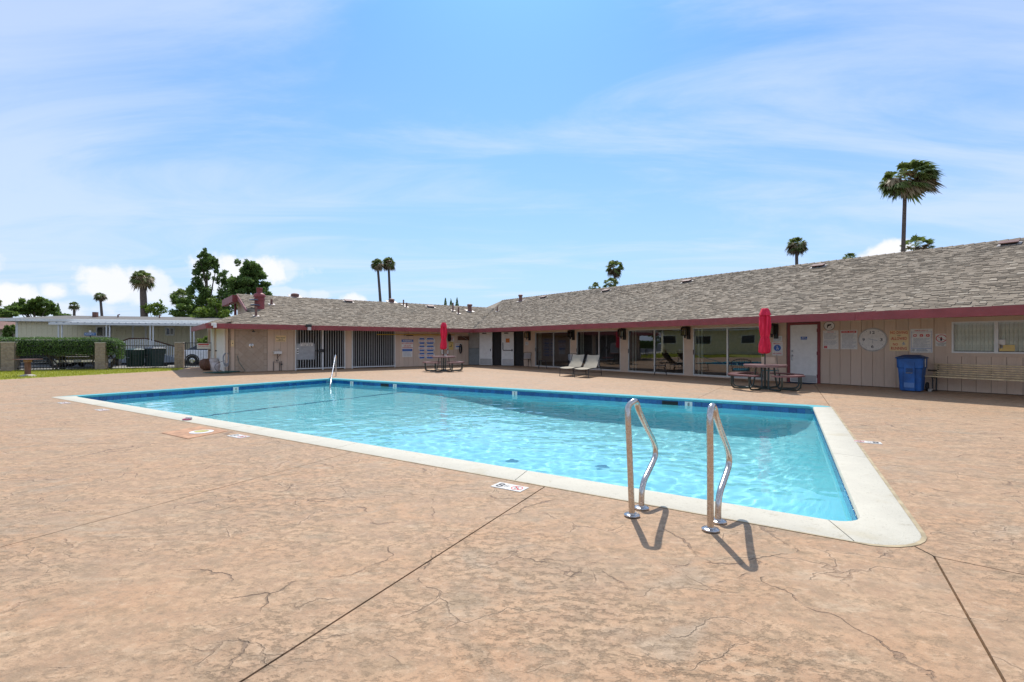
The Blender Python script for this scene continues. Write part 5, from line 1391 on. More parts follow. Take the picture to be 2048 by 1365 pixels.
# left wing signs
t_, w, h = board('L', 551, 671.5, 572, 684, MT['scream'], 'cream notice reading Please Shower on the siding beside the shower tiles', off=.02)
pr(t_, MT['sblack'], lambda mb: (letters(mb, 'Please Shower', 0, .16 * h, .07, .86 * w, Y), letters(mb, 'BEFORE', 0, -.14 * h, .045, .4 * w, Y), letters(mb, 'ENTERING POOL', 0, -.34 * h, .045, .8 * w, Y)), 'lettering')
t_, w, h = board('L', 601, 686, 625.5, 692.5, MT['swhite'], 'white hours notice on the metal gate of the left wing', off=.085)
pr(t_, MT['sblack'], lambda mb: (letters(mb, 'POOL HOURS 9-5', 0, .2 * h, .055, .9 * w, Y), letters(mb, '10 AM - 8 PM', 0, -.24 * h, .055, .7 * w, Y)), 'lettering')
t_, w, h = board('L', 803, 679.5, 826.5, 698.5, MT['swhite'], 'warning sign reading NO LIFEGUARD ON DUTY in blue white and red', off=.02)
pr(t_, MT['sblue'], lambda mb: (flatrect(mb, -.5 * w, .5 * w, .24 * h, .5 * h, Y)), 'blue_band')
pr(t_, MT['swhite'], lambda mb: letters(mb, 'WARNING', 0, .37 * h, .09, .8 * w, Y - .001), 'heading')
pr(t_, MT['sred'], lambda mb: (letters(mb, 'NO LIFEGUARD', 0, .10 * h, .10, .94 * w, Y), letters(mb, 'ON DUTY', 0, -.18 * h, .10, .6 * w, Y), flatrect(mb, -.45 * w, .45 * w, -.40 * h, -.34 * h, Y)), 'lettering')
t_, w, h = board('L', 804.5, 698.5, 824.5, 714.5, MT['swhite'], 'white notice with blue top strip hung under the warning sign', off=.02)
pr(t_, MT['sblue'], lambda mb: flatrect(mb, -.5 * w, .5 * w, .22 * h, .5 * h, Y), 'blue_strip')
pr(t_, MT['sgray'], lambda mb: lines(mb, -.4 * w, .4 * w, -.42 * h, .16 * h, 7, .016, Y, 41), 'small_print')
octo = [(cos(R(22.5 + 45 * k)) / cos(R(22.5)), sin(R(22.5 + 45 * k)) / cos(R(22.5))) for k in range(8)]
wide = [(1, -.42), (1, .42), (.62, 1), (-.62, 1), (-1, .42), (-1, -.42), (-.62, -1), (.62, -1)]
rows = [(675.5, 689.5, 'top'), (690.5, 704.0, 'middle'), (705.0, 718.5, 'bottom')]
for i, (y0, y1, rn) in enumerate(rows):
    for j, (x0, x1, sh_, sn) in enumerate(((837, 850.5, octo, 'narrow'), (851.0, 869.5, wide, 'wide'))):
        t_, w, h = board('L', x0, y0, x1, y1, MT['swhite'], f'{sn} eight-sided safety plaque in the {rn} row of six on the wall', 'safety_plaque', 'plaque', round_=sh_, group='eight-sided safety plaques on the left wing', off=.02)
        pr(t_, MT['sblue'], lambda mb: (mb.prism([(x * w * .45, z * h * .45) for x, z in sh_ if z > .3][0:0] or [(-.30 * w, .42 * h), (-.42 * w, .20 * h), (.42 * w, .20 * h), (.30 * w, .42 * h)], .0105, .011, M=Matrix.Rotation(R(90), 4, 'X')), mb.prism([(-.30 * w, -.42 * h), (.30 * w, -.42 * h), (.42 * w, -.18 * h), (-.42 * w, -.18 * h)], .0105, .011, M=Matrix.Rotation(R(90), 4, 'X'))), 'blue_bands')
        word = [['SLOW', 'NO GLASS'], ['SAFETY', 'LOOK FIRST'], ['CARE', 'KEEP CLEAR']][i][j]
        pr(t_, MT['sred'], lambda mb: letters(mb, word, 0, .01 * h, .075, .72 * w, Y), 'lettering')
t_, w, h = board('L', 900, 673.5, 908, 683.5, MT['swhite'], 'small white notice above the yellow one right of the far parasol', off=.02)
pr(t_, MT['sred'], lambda mb: lines(mb, -.38 * w, .38 * w, -.4 * h, .3 * h, 4, .03, Y, 51), 'small_print')
t_, w, h = board('L', 897.5, 683.5, 906.5, 700, MT['syellow'], 'yellow caution notice right of the far parasol', off=.02)
pr(t_, MT['sblack'], lambda mb: (letters(mb, 'CAUTION', 0, .34 * h, .045, .8 * w, Y), disc(mb, .05 * w, .1 * h, .05 * h, 10, Y), flatrect(mb, -.02 * w, .1 * w, -.1 * h, .06 * h, Y), flatrect(mb, -.38 * w, .1 * w, -.16 * h, -.10 * h, Y)), 'print')
t_, w, h = board('L', 910.5, 687.5, 924, 699, MT['swhite'], 'white notice with a blue stripe behind the black rope coil', off=.02)
pr(t_, MT['sblue'], lambda mb: flatrect(mb, -.4 * w, .3 * w, -.12 * h, .08 * h, Y), 'blue_stripe')
pr(t_, MT['sred'], lambda mb: letters(mb, 'SAFETY FIRST', 0, .3 * h, .05, .8 * w, Y), 'lettering')
# brown rack and rescue gear
t_, w, h = board('L', 915.5, 673, 938, 681, MT['brownw'], 'brown wooden board at the end of the left wing under the eave', 'wooden_board', 'board', th=.03, off=.03)
pz = lambda px, py: (vL(px), zL(px, py))
def wallthing(name, label, cat, px, py): v, z = pz(px, py); return thing(name, label, cat, Bw(v, U0 - .02, z), RV)
t_ = wallthing('rescue_hook', 'long yellow rescue pole hung along the wall under the eave', 'rescue pole', 752, 669.5)
v0_ = vL(752); mb = MB()
L1 = vL(908) - v0_; z = zL(905, 669.8) - zL(752, 669.5)
mb.tube([(0, -.09, 0), (L1, -.07, z)], .020, 8); mb.build('pole', MT['yelpole'], t_)
L2 = vL(936) - v0_
mb = MB(); mb.tube(smoothpath([(L1, -.07, z), (L1 + .3, -.07, z - .0), (L1 + .55, -.08, z - .10), (L2 - .1, -.08, z - .32)]), .012, 6); mb.build('hook', MT['kick'], t_)
for px in (808, 880): x = vL(px) - v0_; mb = MB(); mb.box(x - .03, x + .03, -.11, .01, -.02 + z * x / L1 - .03, z * x / L1 + .0); mb.build('bracket', MT['black'], t_)
t_ = wallthing('vacuum_pole', 'thin pale pole stored just below the yellow rescue pole', 'pole', 811, 671.5)
mb = MB(); mb.tube([(0, -.06, 0), (.45, -.06, -.0)], .022, 8); mb.build('grip', MT['black'], t_); mb = MB(); mb.tube([(.45, -.06, 0), (vL(890) - vL(811), -.06, .0)], .013, 8); mb.build('pole', MT['yelpole'], t_)
t_ = wallthing('life_ring', 'white life ring hung on the wall behind the far red parasol', 'life ring', 888.5, 704.5)
mb = MB(); mb.tube([(.21 * cos(2 * pi * k / 28), -.06, .21 * sin(2 * pi * k / 28)) for k in range(28)], .062, 10, closed=True); mb.build('ring', MT['swhite'], t_, smooth=60)
for a in (45, 135, 225, 315):
    mb = MB(); mb.tube([((.21) * cos(R(a + k)), -.06, (.21) * sin(R(a + k))) for k in (-7, 0, 7)], .065, 10); mb.build('band', MT['sred'], t_, smooth=60)
t_ = wallthing('net_bag', 'black oval net bag hung behind the far parasol', 'bag', 896.5, 676)
mb = MB(); mb.lathe([(.01, -.24), (.08, -.22), (.11, -.1), (.11, .1), (.08, .22), (.01, .24)], 14, M=Matrix.Translation((0, -.12, 0))); mb.build('bag', MT['black_m'], t_, smooth=60)
t_ = wallthing('rope_coil', 'long black rope coil hanging over the white notice', 'rope', 919.5, 698)
for k in range(5):
    mb = MB(); w_ = .035 + .018 * k; mb.tube([(w_ * cos(2 * pi * q / 20), -.05 - .012 * k, .30 * sin(2 * pi * q / 20)) for q in range(20)], .014, 5, closed=True); mb.build('loop', MT['black_m'], t_, smooth=60)
# electrical box, hand sink and its pipes
t_, w, h = board('L', 461.5, 681, 467.5, 693.5, MT['scream'], 'cream electrical box on the siding left of the shower tiles', 'electrical_box', 'electrical box', th=.09, off=.02)
mb = MB(); mb.box(-.02, .02, -.10, -.09, -.02, .02); mb.build('latch', MT['black'], t_)
v, z = pz(553.5, 704.5)
t_ = thing('hand_sink', 'small white wall sink with exposed pipes right of the shower', 'sink', Bw(v, U0 - .02, 0), RV)
mb = MB(); mb.rbox(-.18, .18, -.30, 0, z - .10, z + .04, .02); mb.build('basin', MT['swhite'], t_)
mb = MB(); mb.rbox(-.14, .14, -.26, -.05, z + .035, z + .045, .004); mb.build('bowl', MT['sgray'], t_)
mb = MB(); mb.tube([(.08, -.05, z + .04), (.08, -.05, z + .15), (.08, -.14, z + .16), (.08, -.16, z + .12)], .010, 6); mb.build('tap', MT['steel'], t_, smooth=60)
mb = MB(); mb.tube(smoothpath([(0, -.14, z - .10), (0, -.14, z - .28), (.03, -.14, z - .40), (-.02, -.12, z - .46), (-.03, -.05, z - .40), (-.03, 0, z - .40)]), .017, 6); mb.tube([(.14, -.14, z - .1), (.02, -.14, z - .28)], .012, 6); mb.build('waste_pipe', MT['iron'], t_, smooth=60)
for x in (-.16, .12, .20): mb = MB(); mb.tube([(x, -.03, 0), (x, -.03, .42), (x + .03, -.03, .50)], .013, 6); mb.build('supply_pipe', MT['iron'], t_)
mb = MB(); mb.tube([(-.20, -.04, .46), (.26, -.04, .42)], .013, 6); mb.build('supply_pipe', MT['flash'], t_)
mb = MB(); mb.lathe([(.045, -.02), (.045, .02)], 10, M=Matrix.Translation((.2, -.08, .34)) @ Matrix.Rotation(R(90), 4, 'X')); mb.build('valve_wheel', MT['iron'], t_)
# hose, hose hanger, pots and planter at the left corner
hx = Bw(3.0, U0 + .35)
t_ = thing('garden_hose', 'green garden hose lying coiled at the corner of the left wing', 'hose', G(443, 747.0), RV)
pts = []
for k in range(64): a = k * .62; r = .16 + .006 * k; pts.append((r * 1.5 * cos(a), r * .8 * sin(a), .015 + .012 * (k // 12)))
pts += [(.9, .05, .02), (1.0, .1, .06), (.75, .25, .5), (.70, .35, .8)]
mb = MB(); mb.tube(pts, .013, 5); mb.build('hose', mat('green_hose', (.05, .11, .09), .5), t_, smooth=60)
t_ = thing('hanging_hose', 'dark hose looped over a hanger beside the white end door', 'hose', G(453.5, 747.2), RV)
for k in range(5):
    mb = MB(); mb.tube(smoothpath([(-.03 - .01 * k, -.03, .95), (-.13 - .01 * k, -.04 - .01 * k, .75), (-.10, -.05, .48 - .03 * k), (.05, -.05, .50 - .03 * k), (.06, -.04, .8), (.0, -.03, .97)], 4), .012, 5); mb.build('loop', MT['iron' if k % 2 else 'sgray'], t_, smooth=60)
mb = MB(); mb.tube(smoothpath([(-.1, -.05, .6), (-.42, -.08, .45), (-.48, -.1, .25), (-.3, -.12, .05), (-.15, -.15, .02)], 5), .012, 5); mb.build('tail', MT['iron'], t_, smooth=60)
mb = MB(); mb.tube([(.05, -.02, 0), (.05, -.02, .95)], .014, 6); mb.build('stand_pipe', MT['iron'], t_)
for (px, py, r, hh, lab) in ((432, 745.5, .19, .52, 'pale glazed pot nearest the white end door'), (427.5, 741.0, .24, .62, 'larger pale glazed pot standing behind the small one')):
    t_ = thing('glazed_pot', lab, 'pot', G(px, py), 0, 'pale pots at the end of the left wing')
    mb = MB(); mb.lathe([(r * .55, 0), (r * .75, hh * .25), (r, hh * .6), (r * .9, hh * .85), (r * .75, hh * .93), (r * .82, hh), (r * .6, hh), (r * .55, hh * .8)], 24); mb.build('pot', MT['pot'], t_, smooth=50)
    mb = MB(); mb.lathe([(r * .6, hh - .03), (0, hh - .02)], 16); mb.build('soil', MT['black_m'], t_)
t_ = thing('wicker_planter', 'brown round wicker ball planter beside the pots and the gate', 'planter', G(414.5, 741), 0)
mb = MB(); mb.lathe([(.16, 0), (.30, .12), (.36, .30), (.32, .46), (.18, .58), (.10, .60)], 20); mb.build('ball', MT['brownw'], t_, smooth=50)
for k in range(9): a = k * 2 * pi / 9; mb = MB(); mb.tube([(.34 * cos(a) * s_, .34 * sin(a) * s_, z_) for s_, z_ in ((.5, .02), (.9, .14), (1.07, .30), (.96, .46), (.5, .60))], .018, 5); mb.build('rib', MT['vent'], t_, smooth=60)
# lights and camera on the fascia
fl = lambda px: onL(px, UE - .05)
t_ = thing('flood_light', 'black twin flood light on the fascia above the metal gate', 'flood light', Vector((*fl(616.5)[:2], 2.2)), RV)
mb = MB(); mb.rbox(-.13, .13, -.14, 0, 0, .14, .012); mb.build('housing', MT['black'], t_); mb = MB(); mb.rbox(-.05, .11, -.13, -.03, -.16, 0, .01); mb.build('lamp_head', MT['pot'], t_)
t_ = thing('security_camera', 'white security camera at the left corner of the fascia', 'camera', Vector((*fl(427.5)[:2], 2.17)), RV)
mb = MB(); mb.rbox(-.10, .10, -.12, 0, .0, .13, .02); mb.build('mount', MT['swhite'], t_); mb = MB(); mb.lathe([(.07, 0), (.07, .06), (.04, .10)], 14, M=Matrix.Translation((.03, -.12, -.08))); mb.build('dome', MT['swhite'], t_, smooth=50)
# door mat at the white door
t_ = thing('door_mat', 'dark door mat in front of the white door', 'mat', Bw(V0 - .40, (dR[0] + dR[1]) / 2 - .03), RU); mb = MB(); mb.rbox(-.42, .42, -.30, .30, 0, .014, .004); mb.build('mat', mat('navy_mat', (.02, .025, .05), .95), t_)
# sofas inside
for (v, u, rot, lab) in ((20.6, 11.2, 90, 'dark sofa inside, behind the third glass door'), (21.4, 14.0, 90, 'dark sofa inside, farther back behind the third glass door')):
    t_ = thing('sofa', lab, 'sofa', Bw(v, u), RV + rot - 90, 'dark sofas in the lounge')
    mb = MB(); mb.rbox(-.45, .45, -1.1, 1.1, .12, .45, .05); mb.build('seat', MT['sofa'], t_)
    mb = MB(); mb.rbox(-.55, -.30, -1.2, 1.2, .12, .92, .06); mb.build('backrest', MT['sofa'], t_)
    for s in (-1, 1): mb = MB(); mb.rbox(-.45, .45, s * 1.15 - .12, s * 1.15 + .12, .12, .64, .05); mb.build('armrest', MT['sofa'], t_)

# ============================================================ boundary: fence, pillars, hedge, grass
FP = [Vector((-29.4, 23.0, 0)), Vector((-25.45, 24.6, 0)), Vector((-22.0, 26.0, 0)), Vector((-18.75, 27.35, 0)), Bw(3.2, 33.4)]
def pillar(p, w, h, label):
    t_ = thing('block_pillar', label, 'pillar', p, 22, 'concrete block pillars of the front fence')
    n = int(h / .20); first = None; first2 = None
    mb = MB(); mb.box(-w / 2 + .012, w / 2 - .012, -w / 2 + .012, w / 2 - .012, 0, h - .02); mb.build('mortar_core', MT['flash'], t_)
    for k in range(n):
        z = k * h / n; hh = h / n - .010
        if k % 2 == 0:
            mb = MB(); mb.rbox(-w / 2, w / 2, -w / 2, w / 2, z, z + hh, .004); mb.build('block', MT['cblock'], t_)
        else:
            for a, b in ((-w / 2, -.004), (.004, w / 2)): mb = MB(); mb.rbox(a, b, -w / 2, w / 2, z, z + hh, .004); mb.build('block', MT['cblock'], t_)
    mb = MB(); mb.rbox(-w / 2 - .015, w / 2 + .015, -w / 2 - .015, w / 2 + .015, h - .012, h + .035, .006); mb.build('cap', MT['curb'], t_)
pillar(FP[1], .52, 1.44, 'block pillar at the left edge of the picture beside the dark pickup')
pillar(FP[2], .44, 1.42, 'block pillar left of the two green bins')
pillar(FP[3], .40, 1.42, 'block pillar holding the iron gate')
def fence_run(a, b, label, name='iron_fence', z1=1.25, z0=.10, step=.125, gate=False):
    d = b - a; L = d.length; t_ = thing(name, label, 'fence' if not gate else 'gate', a, math.degrees(atan2(d.y, d.x)))
    for z in (z0, z1): mb = MB(); mb.box(0, L, -.015, .015, z, z + .035); mb.build('rail', MT['iron'], t_)
    mb = MB(); mb.box(-.008, .008, -.008, .008, .02, z1 + .02); b0 = None
    n = int(L / step)
    for k in range(1, n):
        if b0 is None: b0 = mb.build('picket', MT['iron'], t_, loc=(L * k / n, 0, 0))
        else: inst(b0, t_, (L * k / n, 0, 0))
    if gate:
        for x in (0.03, L - .03): mb = MB(); mb.box(x - .02, x + .02, -.02, .02, .02, z1 + .06); mb.build('gate_post', MT['iron'], t_)
    return t_, L
fence_run(FP[0], FP[1] - Vector((.25, .1, 0)), 'black iron picket fence leftmost, left of the first pillar')
fence_run(FP[1] + Vector((.25, .1, 0)), FP[2] - Vector((.2, .1, 0)), 'black iron picket fence in front of the hedge and pickup')
fence_run(FP[2] + Vector((.2, .1, 0)), FP[3] - Vector((.2, .1, 0)), 'black iron picket fence in front of the two green bins')
gt2, gL = fence_run(FP[3] + Vector((.25, .08, 0)), FP[3] + Vector((2.9, 1.35, 0)), 'black iron gate with a small red and white notice', 'iron_gate', 1.40, .16, gate=True)
t_ = thing('gate_notice', 'red and white notice wired to the iron gate', 'sign', gt2.location + Vector((.85, .33, 1.28)), 25)
mb = MB(); mb.box(-.32, .32, -.035, -.025, -.2, .12); mb.build('board', MT['swhite'], t_)
mb = MB(); flatrect(mb, -.26, .26, .02, .09, -.037); letters(mb, 'NO ENTRY', 0, -.05, .05, .5, -.037); mb.build('red_print', MT['sred'], t_)
# lawn strip: soil sheet plus blades
lw = [(-18.45, 27.3), (-17.35, 24.95), (-19.68, 18.5), (-25.4, 2.0), (-40, 8), (-40, 21), (-29.4, 23.0), (-25.45, 24.75), (-22.0, 26.15), (-18.75, 27.45)]
mb = MB(); mb.prism(lw, -.1, -.012); struct(mb.build('lawn', mat('turf_soil', (.30, .30, .04), .95, var=.25, vs=3)))
def inpoly(x, y, P):
    c = False
    for i in range(len(P)):
        (x1, y1), (x2, y2) = P[i - 1], P[i]
        if (y1 > y) != (y2 > y) and x < (x2 - x1) * (y - y1) / (y2 - y1) + x1: c = not c
    return c
rg = random.Random(5); mb = MB(); vs = []; fs = []; n = 0
while n < 26000:
    x = rg.uniform(-31, -17.3); y = rg.uniform(14, 27.5)
    if not inpoly(x, y, lw): continue
    a = rg.random() * 2 * pi; h = rg.uniform(.04, .10); w = rg.uniform(.006, .012); l = rg.uniform(-.03, .03); b = len(vs)
    vs += [(x - w * cos(a), y - w * sin(a), -.012), (x + w * cos(a), y + w * sin(a), -.012), (x + l, y + rg.uniform(-.03, .03), h - .012)]; fs.append((b, b + 1, b + 2)); n += 1
mb.add(vs, fs); g_ = tag(mb.build('grass', MT['grass']), 'bright yellow green grass strip in front of the fence', 'grass'); g_['kind'] = 'stuff'

def leaf_cloud(mb, blobs, n, size, rr, flat=.0, elong=1.0, fill=.55):
    """n small leaves spread through ellipsoid clumps (cx,cy,cz,rx,ry,rz)"""
    tot = sum((b[3] * b[4] * b[5]) ** .667 for b in blobs); vs = []; fs = []
    for b in blobs:
        k = int(n * (b[3] * b[4] * b[5]) ** .667 / tot)
        for _ in range(k):
            d = Vector((rr.gauss(0, 1), rr.gauss(0, 1), rr.gauss(0, 1))).normalized() * (fill + (1 - fill) * rr.random() ** .5) * rr.uniform(.70, 1.25)
            p = Vector((b[0] + d.x * b[3], b[1] + d.y * b[4], b[2] + d.z * b[5])); s = size * rr.uniform(.5, 1.25)
            a = Vector((rr.gauss(0, 1), rr.gauss(0, 1), rr.gauss(0, .8))).normalized(); c = a.cross(Vector((rr.gauss(0, 1), rr.gauss(0, 1), rr.gauss(0, 1)))).normalized()
            i = len(vs); vs += [p - a * s * elong, p + c * s * .5, p + a * s * elong, p - c * s * .5]; fs.append((i, i + 1, i + 2, i + 3))
    mb.add(vs, fs)
# clipped hedge, leafless below
t_ = thing('clipped_hedge', 'long flat topped dark green hedge behind the iron fence', 'hedge', (-25, 25.28, 0), 22)
rh = random.Random(21); hl = 14.2; x1h = 3.75
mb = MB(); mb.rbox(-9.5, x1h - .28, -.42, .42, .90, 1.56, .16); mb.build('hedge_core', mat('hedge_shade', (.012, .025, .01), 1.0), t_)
mb = MB(); vs = []; fs = []
for _ in range(30000):
    x = rh.uniform(-9.6, x1h); f = rh.random()
    wob_ = .06 * noise.noise((x * 1.3, 0, 0))
    if f < .42: y, z = -.52 + wob_ + rh.gauss(0, .035), rh.uniform(.78 + .10 * noise.noise((x * 1.1, 5, 0)), 1.66)
    elif f < .75: y, z = rh.uniform(-.5, .5), 1.66 + wob_ * .5 + rh.gauss(0, .025)
    elif f < .85: y, z = .52 + rh.gauss(0, .03), rh.uniform(.85, 1.66)
    elif f < .93: y, z = rh.uniform(-.5, .5), .84 + .12 * noise.noise((x * 1.4, y, 0)) + rh.gauss(0, .04)
    else: x, y, z = x1h + rh.gauss(0, .05), rh.uniform(-.5, .5), rh.uniform(.55, 1.62)
    cr = max(0, x - (x1h - .35))
    if cr > 0 and z > 1.4: z -= cr * .5
    s = rh.uniform(.02, .05); a = Vector((rh.gauss(0, 1), rh.gauss(0, 1), rh.gauss(0, 1))).normalized(); c = a.cross(Vector((rh.gauss(0, 1), rh.gauss(0, 1), 1))).normalized(); p = Vector((x, y, z)); i = len(vs)
    vs += [p - a * s, p + c * s * .5, p + a * s, p - c * s * .5]; fs.append((i, i + 1, i + 2, i + 3))
mb.add(vs, fs); mb.build('foliage', MT['hedge'], t_)
for bx in (-7.5, -3.2, .9, 2.6, 3.3):
    for q in range(3): mb = MB(); mb.tube(smoothpath([(bx + rh.uniform(-.1, .1), 0, 0), (bx + rh.uniform(-.25, .25), rh.uniform(-.1, .1), .4), (bx + rh.uniform(-.7, .7), rh.uniform(-.2, .2), .95)], 4), .035, 6); mb.build('stem', MT['bark'], t_)
# small pedestal table on the lawn
p = G(55.5, 752.5)
t_ = thing('pedestal_tray', 'brown post with flat thin tray on a concrete foot in the grass', 'pedestal table', p)
mb = MB(); mb.lathe([(.30, -.02), (.26, .03), (.14, .07), (.0, .08)], 20); mb.build('foot', MT['curb'], t_)
mb = MB(); mb.rbox(-.075, .075, -.075, .075, .04, .62, .01); mb.build('post', MT['vent'], t_); mb = MB(); mb.rbox(-.10, .10, -.10, .10, .60, .70, .01); mb.build('collar', mat('pinkish_block', (.35, .20, .15), .8), t_)
mb = MB(); mb.rbox(-.36, .36, -.30, .30, .70, .725, .006); mb.build('tray', MT['vent'], t_)

# ============================================================ street and home beyond
mb = MB(); mb.prism([(-70, 12.0), (-30.0, 25.4), (-17.0, 31.0), (-8, 34.4), (-8, 37.5), (-17, 34.0), (-30, 28.6), (-70, 16.5)], -.12, -.04); struct(mb.build('pavement', MT['curb']))
dh_ = Vector((cos(R(16)), sin(R(16)), 0)); nh = Vector((-dh_.y, dh_.x, 0)); H0 = Vector((-29.7, 36.7, 0))
def mobile_home(org, rot, x0, x1, label, awn=True, full=True):
    t_ = thing('mobile_home', label, 'house', org, rot)
    E, Rg = 3.06, 3.62
    mb = MB(); mb.box(x0, x1, .03, 7.5, .0, E); wl_ = mb.build('wall', MT['mobile'], t_)
    k = x0
    pm_ = None
    while k < x1 - .1:
        if pm_ is None: mb = MB(); mb.box(0, .295, .0, .03, .03, E - .05); pm_ = mb.build('siding_panel', MT['mobile'], wl_, loc=(k, 0, 0))
        else: inst(pm_, wl_, (k, 0, 0))
        k += .305
    mb = MB(); mb.slab([(x0 - .9, -.45, E + .1), (x1 + .5, -.45, E + .1), (x1 + .5, 3.75, Rg), (x0 + 1.1, 3.75, Rg)], .06); mb.slab([(x0 + 1.1, 3.75, Rg), (x1 + .5, 3.75, Rg), (x1 + .5, 7.95, E + .1), (x0 - .9, 7.95, E + .1)], .06)
    mb.slab([(x0 - .9, 7.95, E + .1), (x0 - .9, -.45, E + .1), (x0 + 1.1, 3.75, Rg)], .06)
    mb.build('roof', mat('grey_roofing', (.165, .15, .135), .95, var=.15, vs=4, bump=.01, bs=12), t_)
    mb = MB(); mb.box(x0 - .9, x1 + .5, -.50, -.45, E - .08, E + .12); mb.box(x0 - .95, x0 - .9, -.5, 7.9, E - .08, E + .12); mb.build('gutter', MT['white'], t_)
    mb = MB(); mb.box(x0 - .02, x0 + .12, -.02, .05, 0, E); mb.build('corner_trim', MT['white'], t_)
    if not full:
        for q in (x0 + 3, x0 + 8, x0 + 12): mb = MB(); mb.box(q, q + 1.6, -.03, .02, 1.3, 2.4); w_ = mb.build('window', MT['white'], t_); mb = MB(); mb.box(q + .08, q + 1.52, -.035, -.03, 1.38, 2.32); mb.build('pane', MT['cglass'], w_)
    return t_
hx0, hx1 = -6.3, 16
mh = mobile_home(H0, 16, hx0, hx1, 'cream mobile home with grey roof and long white awning across the street')
def th_(px):                                  # position along the home's front for an image column
    k = (px - CX) / F; return (k * H0.y - H0.x) / (dh_.x - k * dh_.y)
def zh(px, py, dn=0): t = th_(px); return zat(py, (H0 + dh_ * t).y)
# awning
def th2(px, off):
    k = (px - CX) / F; P0 = H0 - nh * off; return (k * P0.y - P0.x) / (dh_.x - k * dh_.y)
a0, a1 = th2(98, 3.1), 14; aw = MB(); zt = zat(646.5, (H0 - nh * 3.1 + dh_ * th2(250, 3.1)).y)
n = int((a1 - a0) / .20); vs = []; 
for k in range(n * 2 + 1):
    x = a0 + (a1 - a0) * k / (n * 2); z = .035 if (k // 1) % 2 else 0
    vs += [(x, -.5, zt + .12 + z), (x, -3.1, zt - .05 + z)]
aw.add(vs, [(2 * k, 2 * k + 1, 2 * k + 3, 2 * k + 2) for k in range(n * 2)]); aw.build('awning_sheet', MT['white_metal'], mh)
mb = MB(); mb.box(a0, a1, -3.16, -3.1, zt - .16, zt + .03); mb.build('awning_edge', MT['white_metal'], mh)
for k in range(int((a1 - a0) / .4)): mb = MB(); mb.box(a0 + k * .4, a0 + k * .4 + .10, -3.175, -3.16, zt - .02, zt + .03); mb.build('awning_rib', MT['sgray'], mh)
for px in (117, 124, 213, 219.5, 300.5, 306.5, 381.5, 388):
    k = (px - CX) / F; P0 = H0 - nh * 3.0; t = (k * P0.y - P0.x) / (dh_.x - k * dh_.y); mb = MB(); mb.box(t - .035, t + .035, -3.035, -2.965, 0, zt - .15); mb.build('awning_post', MT['white_metal'], mh)
# windows and door
def hwin(px0, px1, py0, py1, slide=True):
    x0, x1, z1, z0 = th_(px0), th_(px1), zh((px0 + px1) / 2, py0), zh((px0 + px1) / 2, py1)
    mb = MB(); f = .09
    for q in ((x0, x1, z1 - f, z1), (x0, x1, z0, z0 + f), (x0, x0 + f, z0 + f, z1 - f), (x1 - f, x1, z0 + f, z1 - f)): mb.box(q[0], q[1], -.05, .02, q[2], q[3])
    if slide: m = (x0 + x1) / 2; mb.box(m - .03, m + .03, -.04, .02, z0 + f, z1 - f)
    o = mb.build('window', MT['white'], mh)
    mb = MB(); mb.box(x0 + f, (x0 + x1) / 2, -.01, .0, z0 + f, z1 - f); mb.build('pane', MT['cglass'], o)
    mb = MB(); mb.box((x0 + x1) / 2, x1 - f, -.012, .0, z0 + f, z1 - f); mb.build('pane', mat('curtained_pane', (.25, .24, .20), .3), o)
hwin(192, 222, 653, 674.5); hwin(331, 349.5, 655.5, 671.5)
x0, x1 = th_(268), th_(290); z1 = zh(280, 655); mb = MB(); mb.box(x0 - .12, x1 + .12, -.04, .01, .7, z1 + .12); fr_ = mb.build('door_frame', MT['white'], mh)
mb = MB(); mb.rbox(x0, x1, -.07, -.04, .75, z1, .01); dr_ = mb.build('door', MT['mobile'], mh)
for c in range(2):
    for r_ in range(3): mb = MB(); w_ = (x1 - x0); mb.box(x0 + w_ * (.12 + .42 * c), x0 + w_ * (.46 + .42 * c), -.078, -.07, .95 + r_ * .62, 1.45 + r_ * .62); mb.build('door_panel', MT['mobile'], dr_)
# ramp and deck skirt with white railing
rx = [th2(235, 2.2), th2(259, 2.2), th2(294, 2.2), th2(352, 2.2)]
zd = lambda px, py: zat(py, (H0 - nh * 2.2 + dh_ * th2(px, 2.2)).y)
zt0, zt1, zt2, zt3 = zd(235, 686), zd(259, 677.5), zd(294, 677.5), zd(352, 694)
mb = MB(); yy = -2.2
mb.add([(rx[0], yy, 0), (rx[1], yy, 0), (rx[2], yy, 0), (rx[3], yy, 0), (rx[3], yy, zt3 - .85), (rx[2], yy, zt2 - .72), (rx[1], yy, zt1 - .72), (rx[0], yy, zt0 - .72)], [(0, 1, 6, 7), (1, 2, 5, 6), (2, 3, 4, 5)])
mb.box(rx[0], rx[3], yy + .01, -.2, 0, .5); mb.build('ramp_skirt', MT['mobile2'], mh)
mb = MB(); mb.tube([(rx[0], yy, zt0), (rx[1], yy, zt1), (rx[2], yy, zt2), (rx[3], yy, zt3)], .05, 6); mb.build('hand_rail', MT['brownw'], mh)
for k in range(27):
    x = rx[0] + (rx[3] - rx[0]) * k / 26
    for (xa, xb, za, zb) in ((rx[0], rx[1], zt0, zt1), (rx[1], rx[2], zt1, zt2), (rx[2], rx[3], zt2, zt3)):
        if xa <= x <= xb: z = za + (zb - za) * (x - xa) / (xb - xa); mb = MB(); mb.box(x - .035, x + .035, yy - .02, yy + .02, z - .74 - (.10 if x > rx[2] else 0), z - .05); mb.build('baluster', MT['white'], mh)
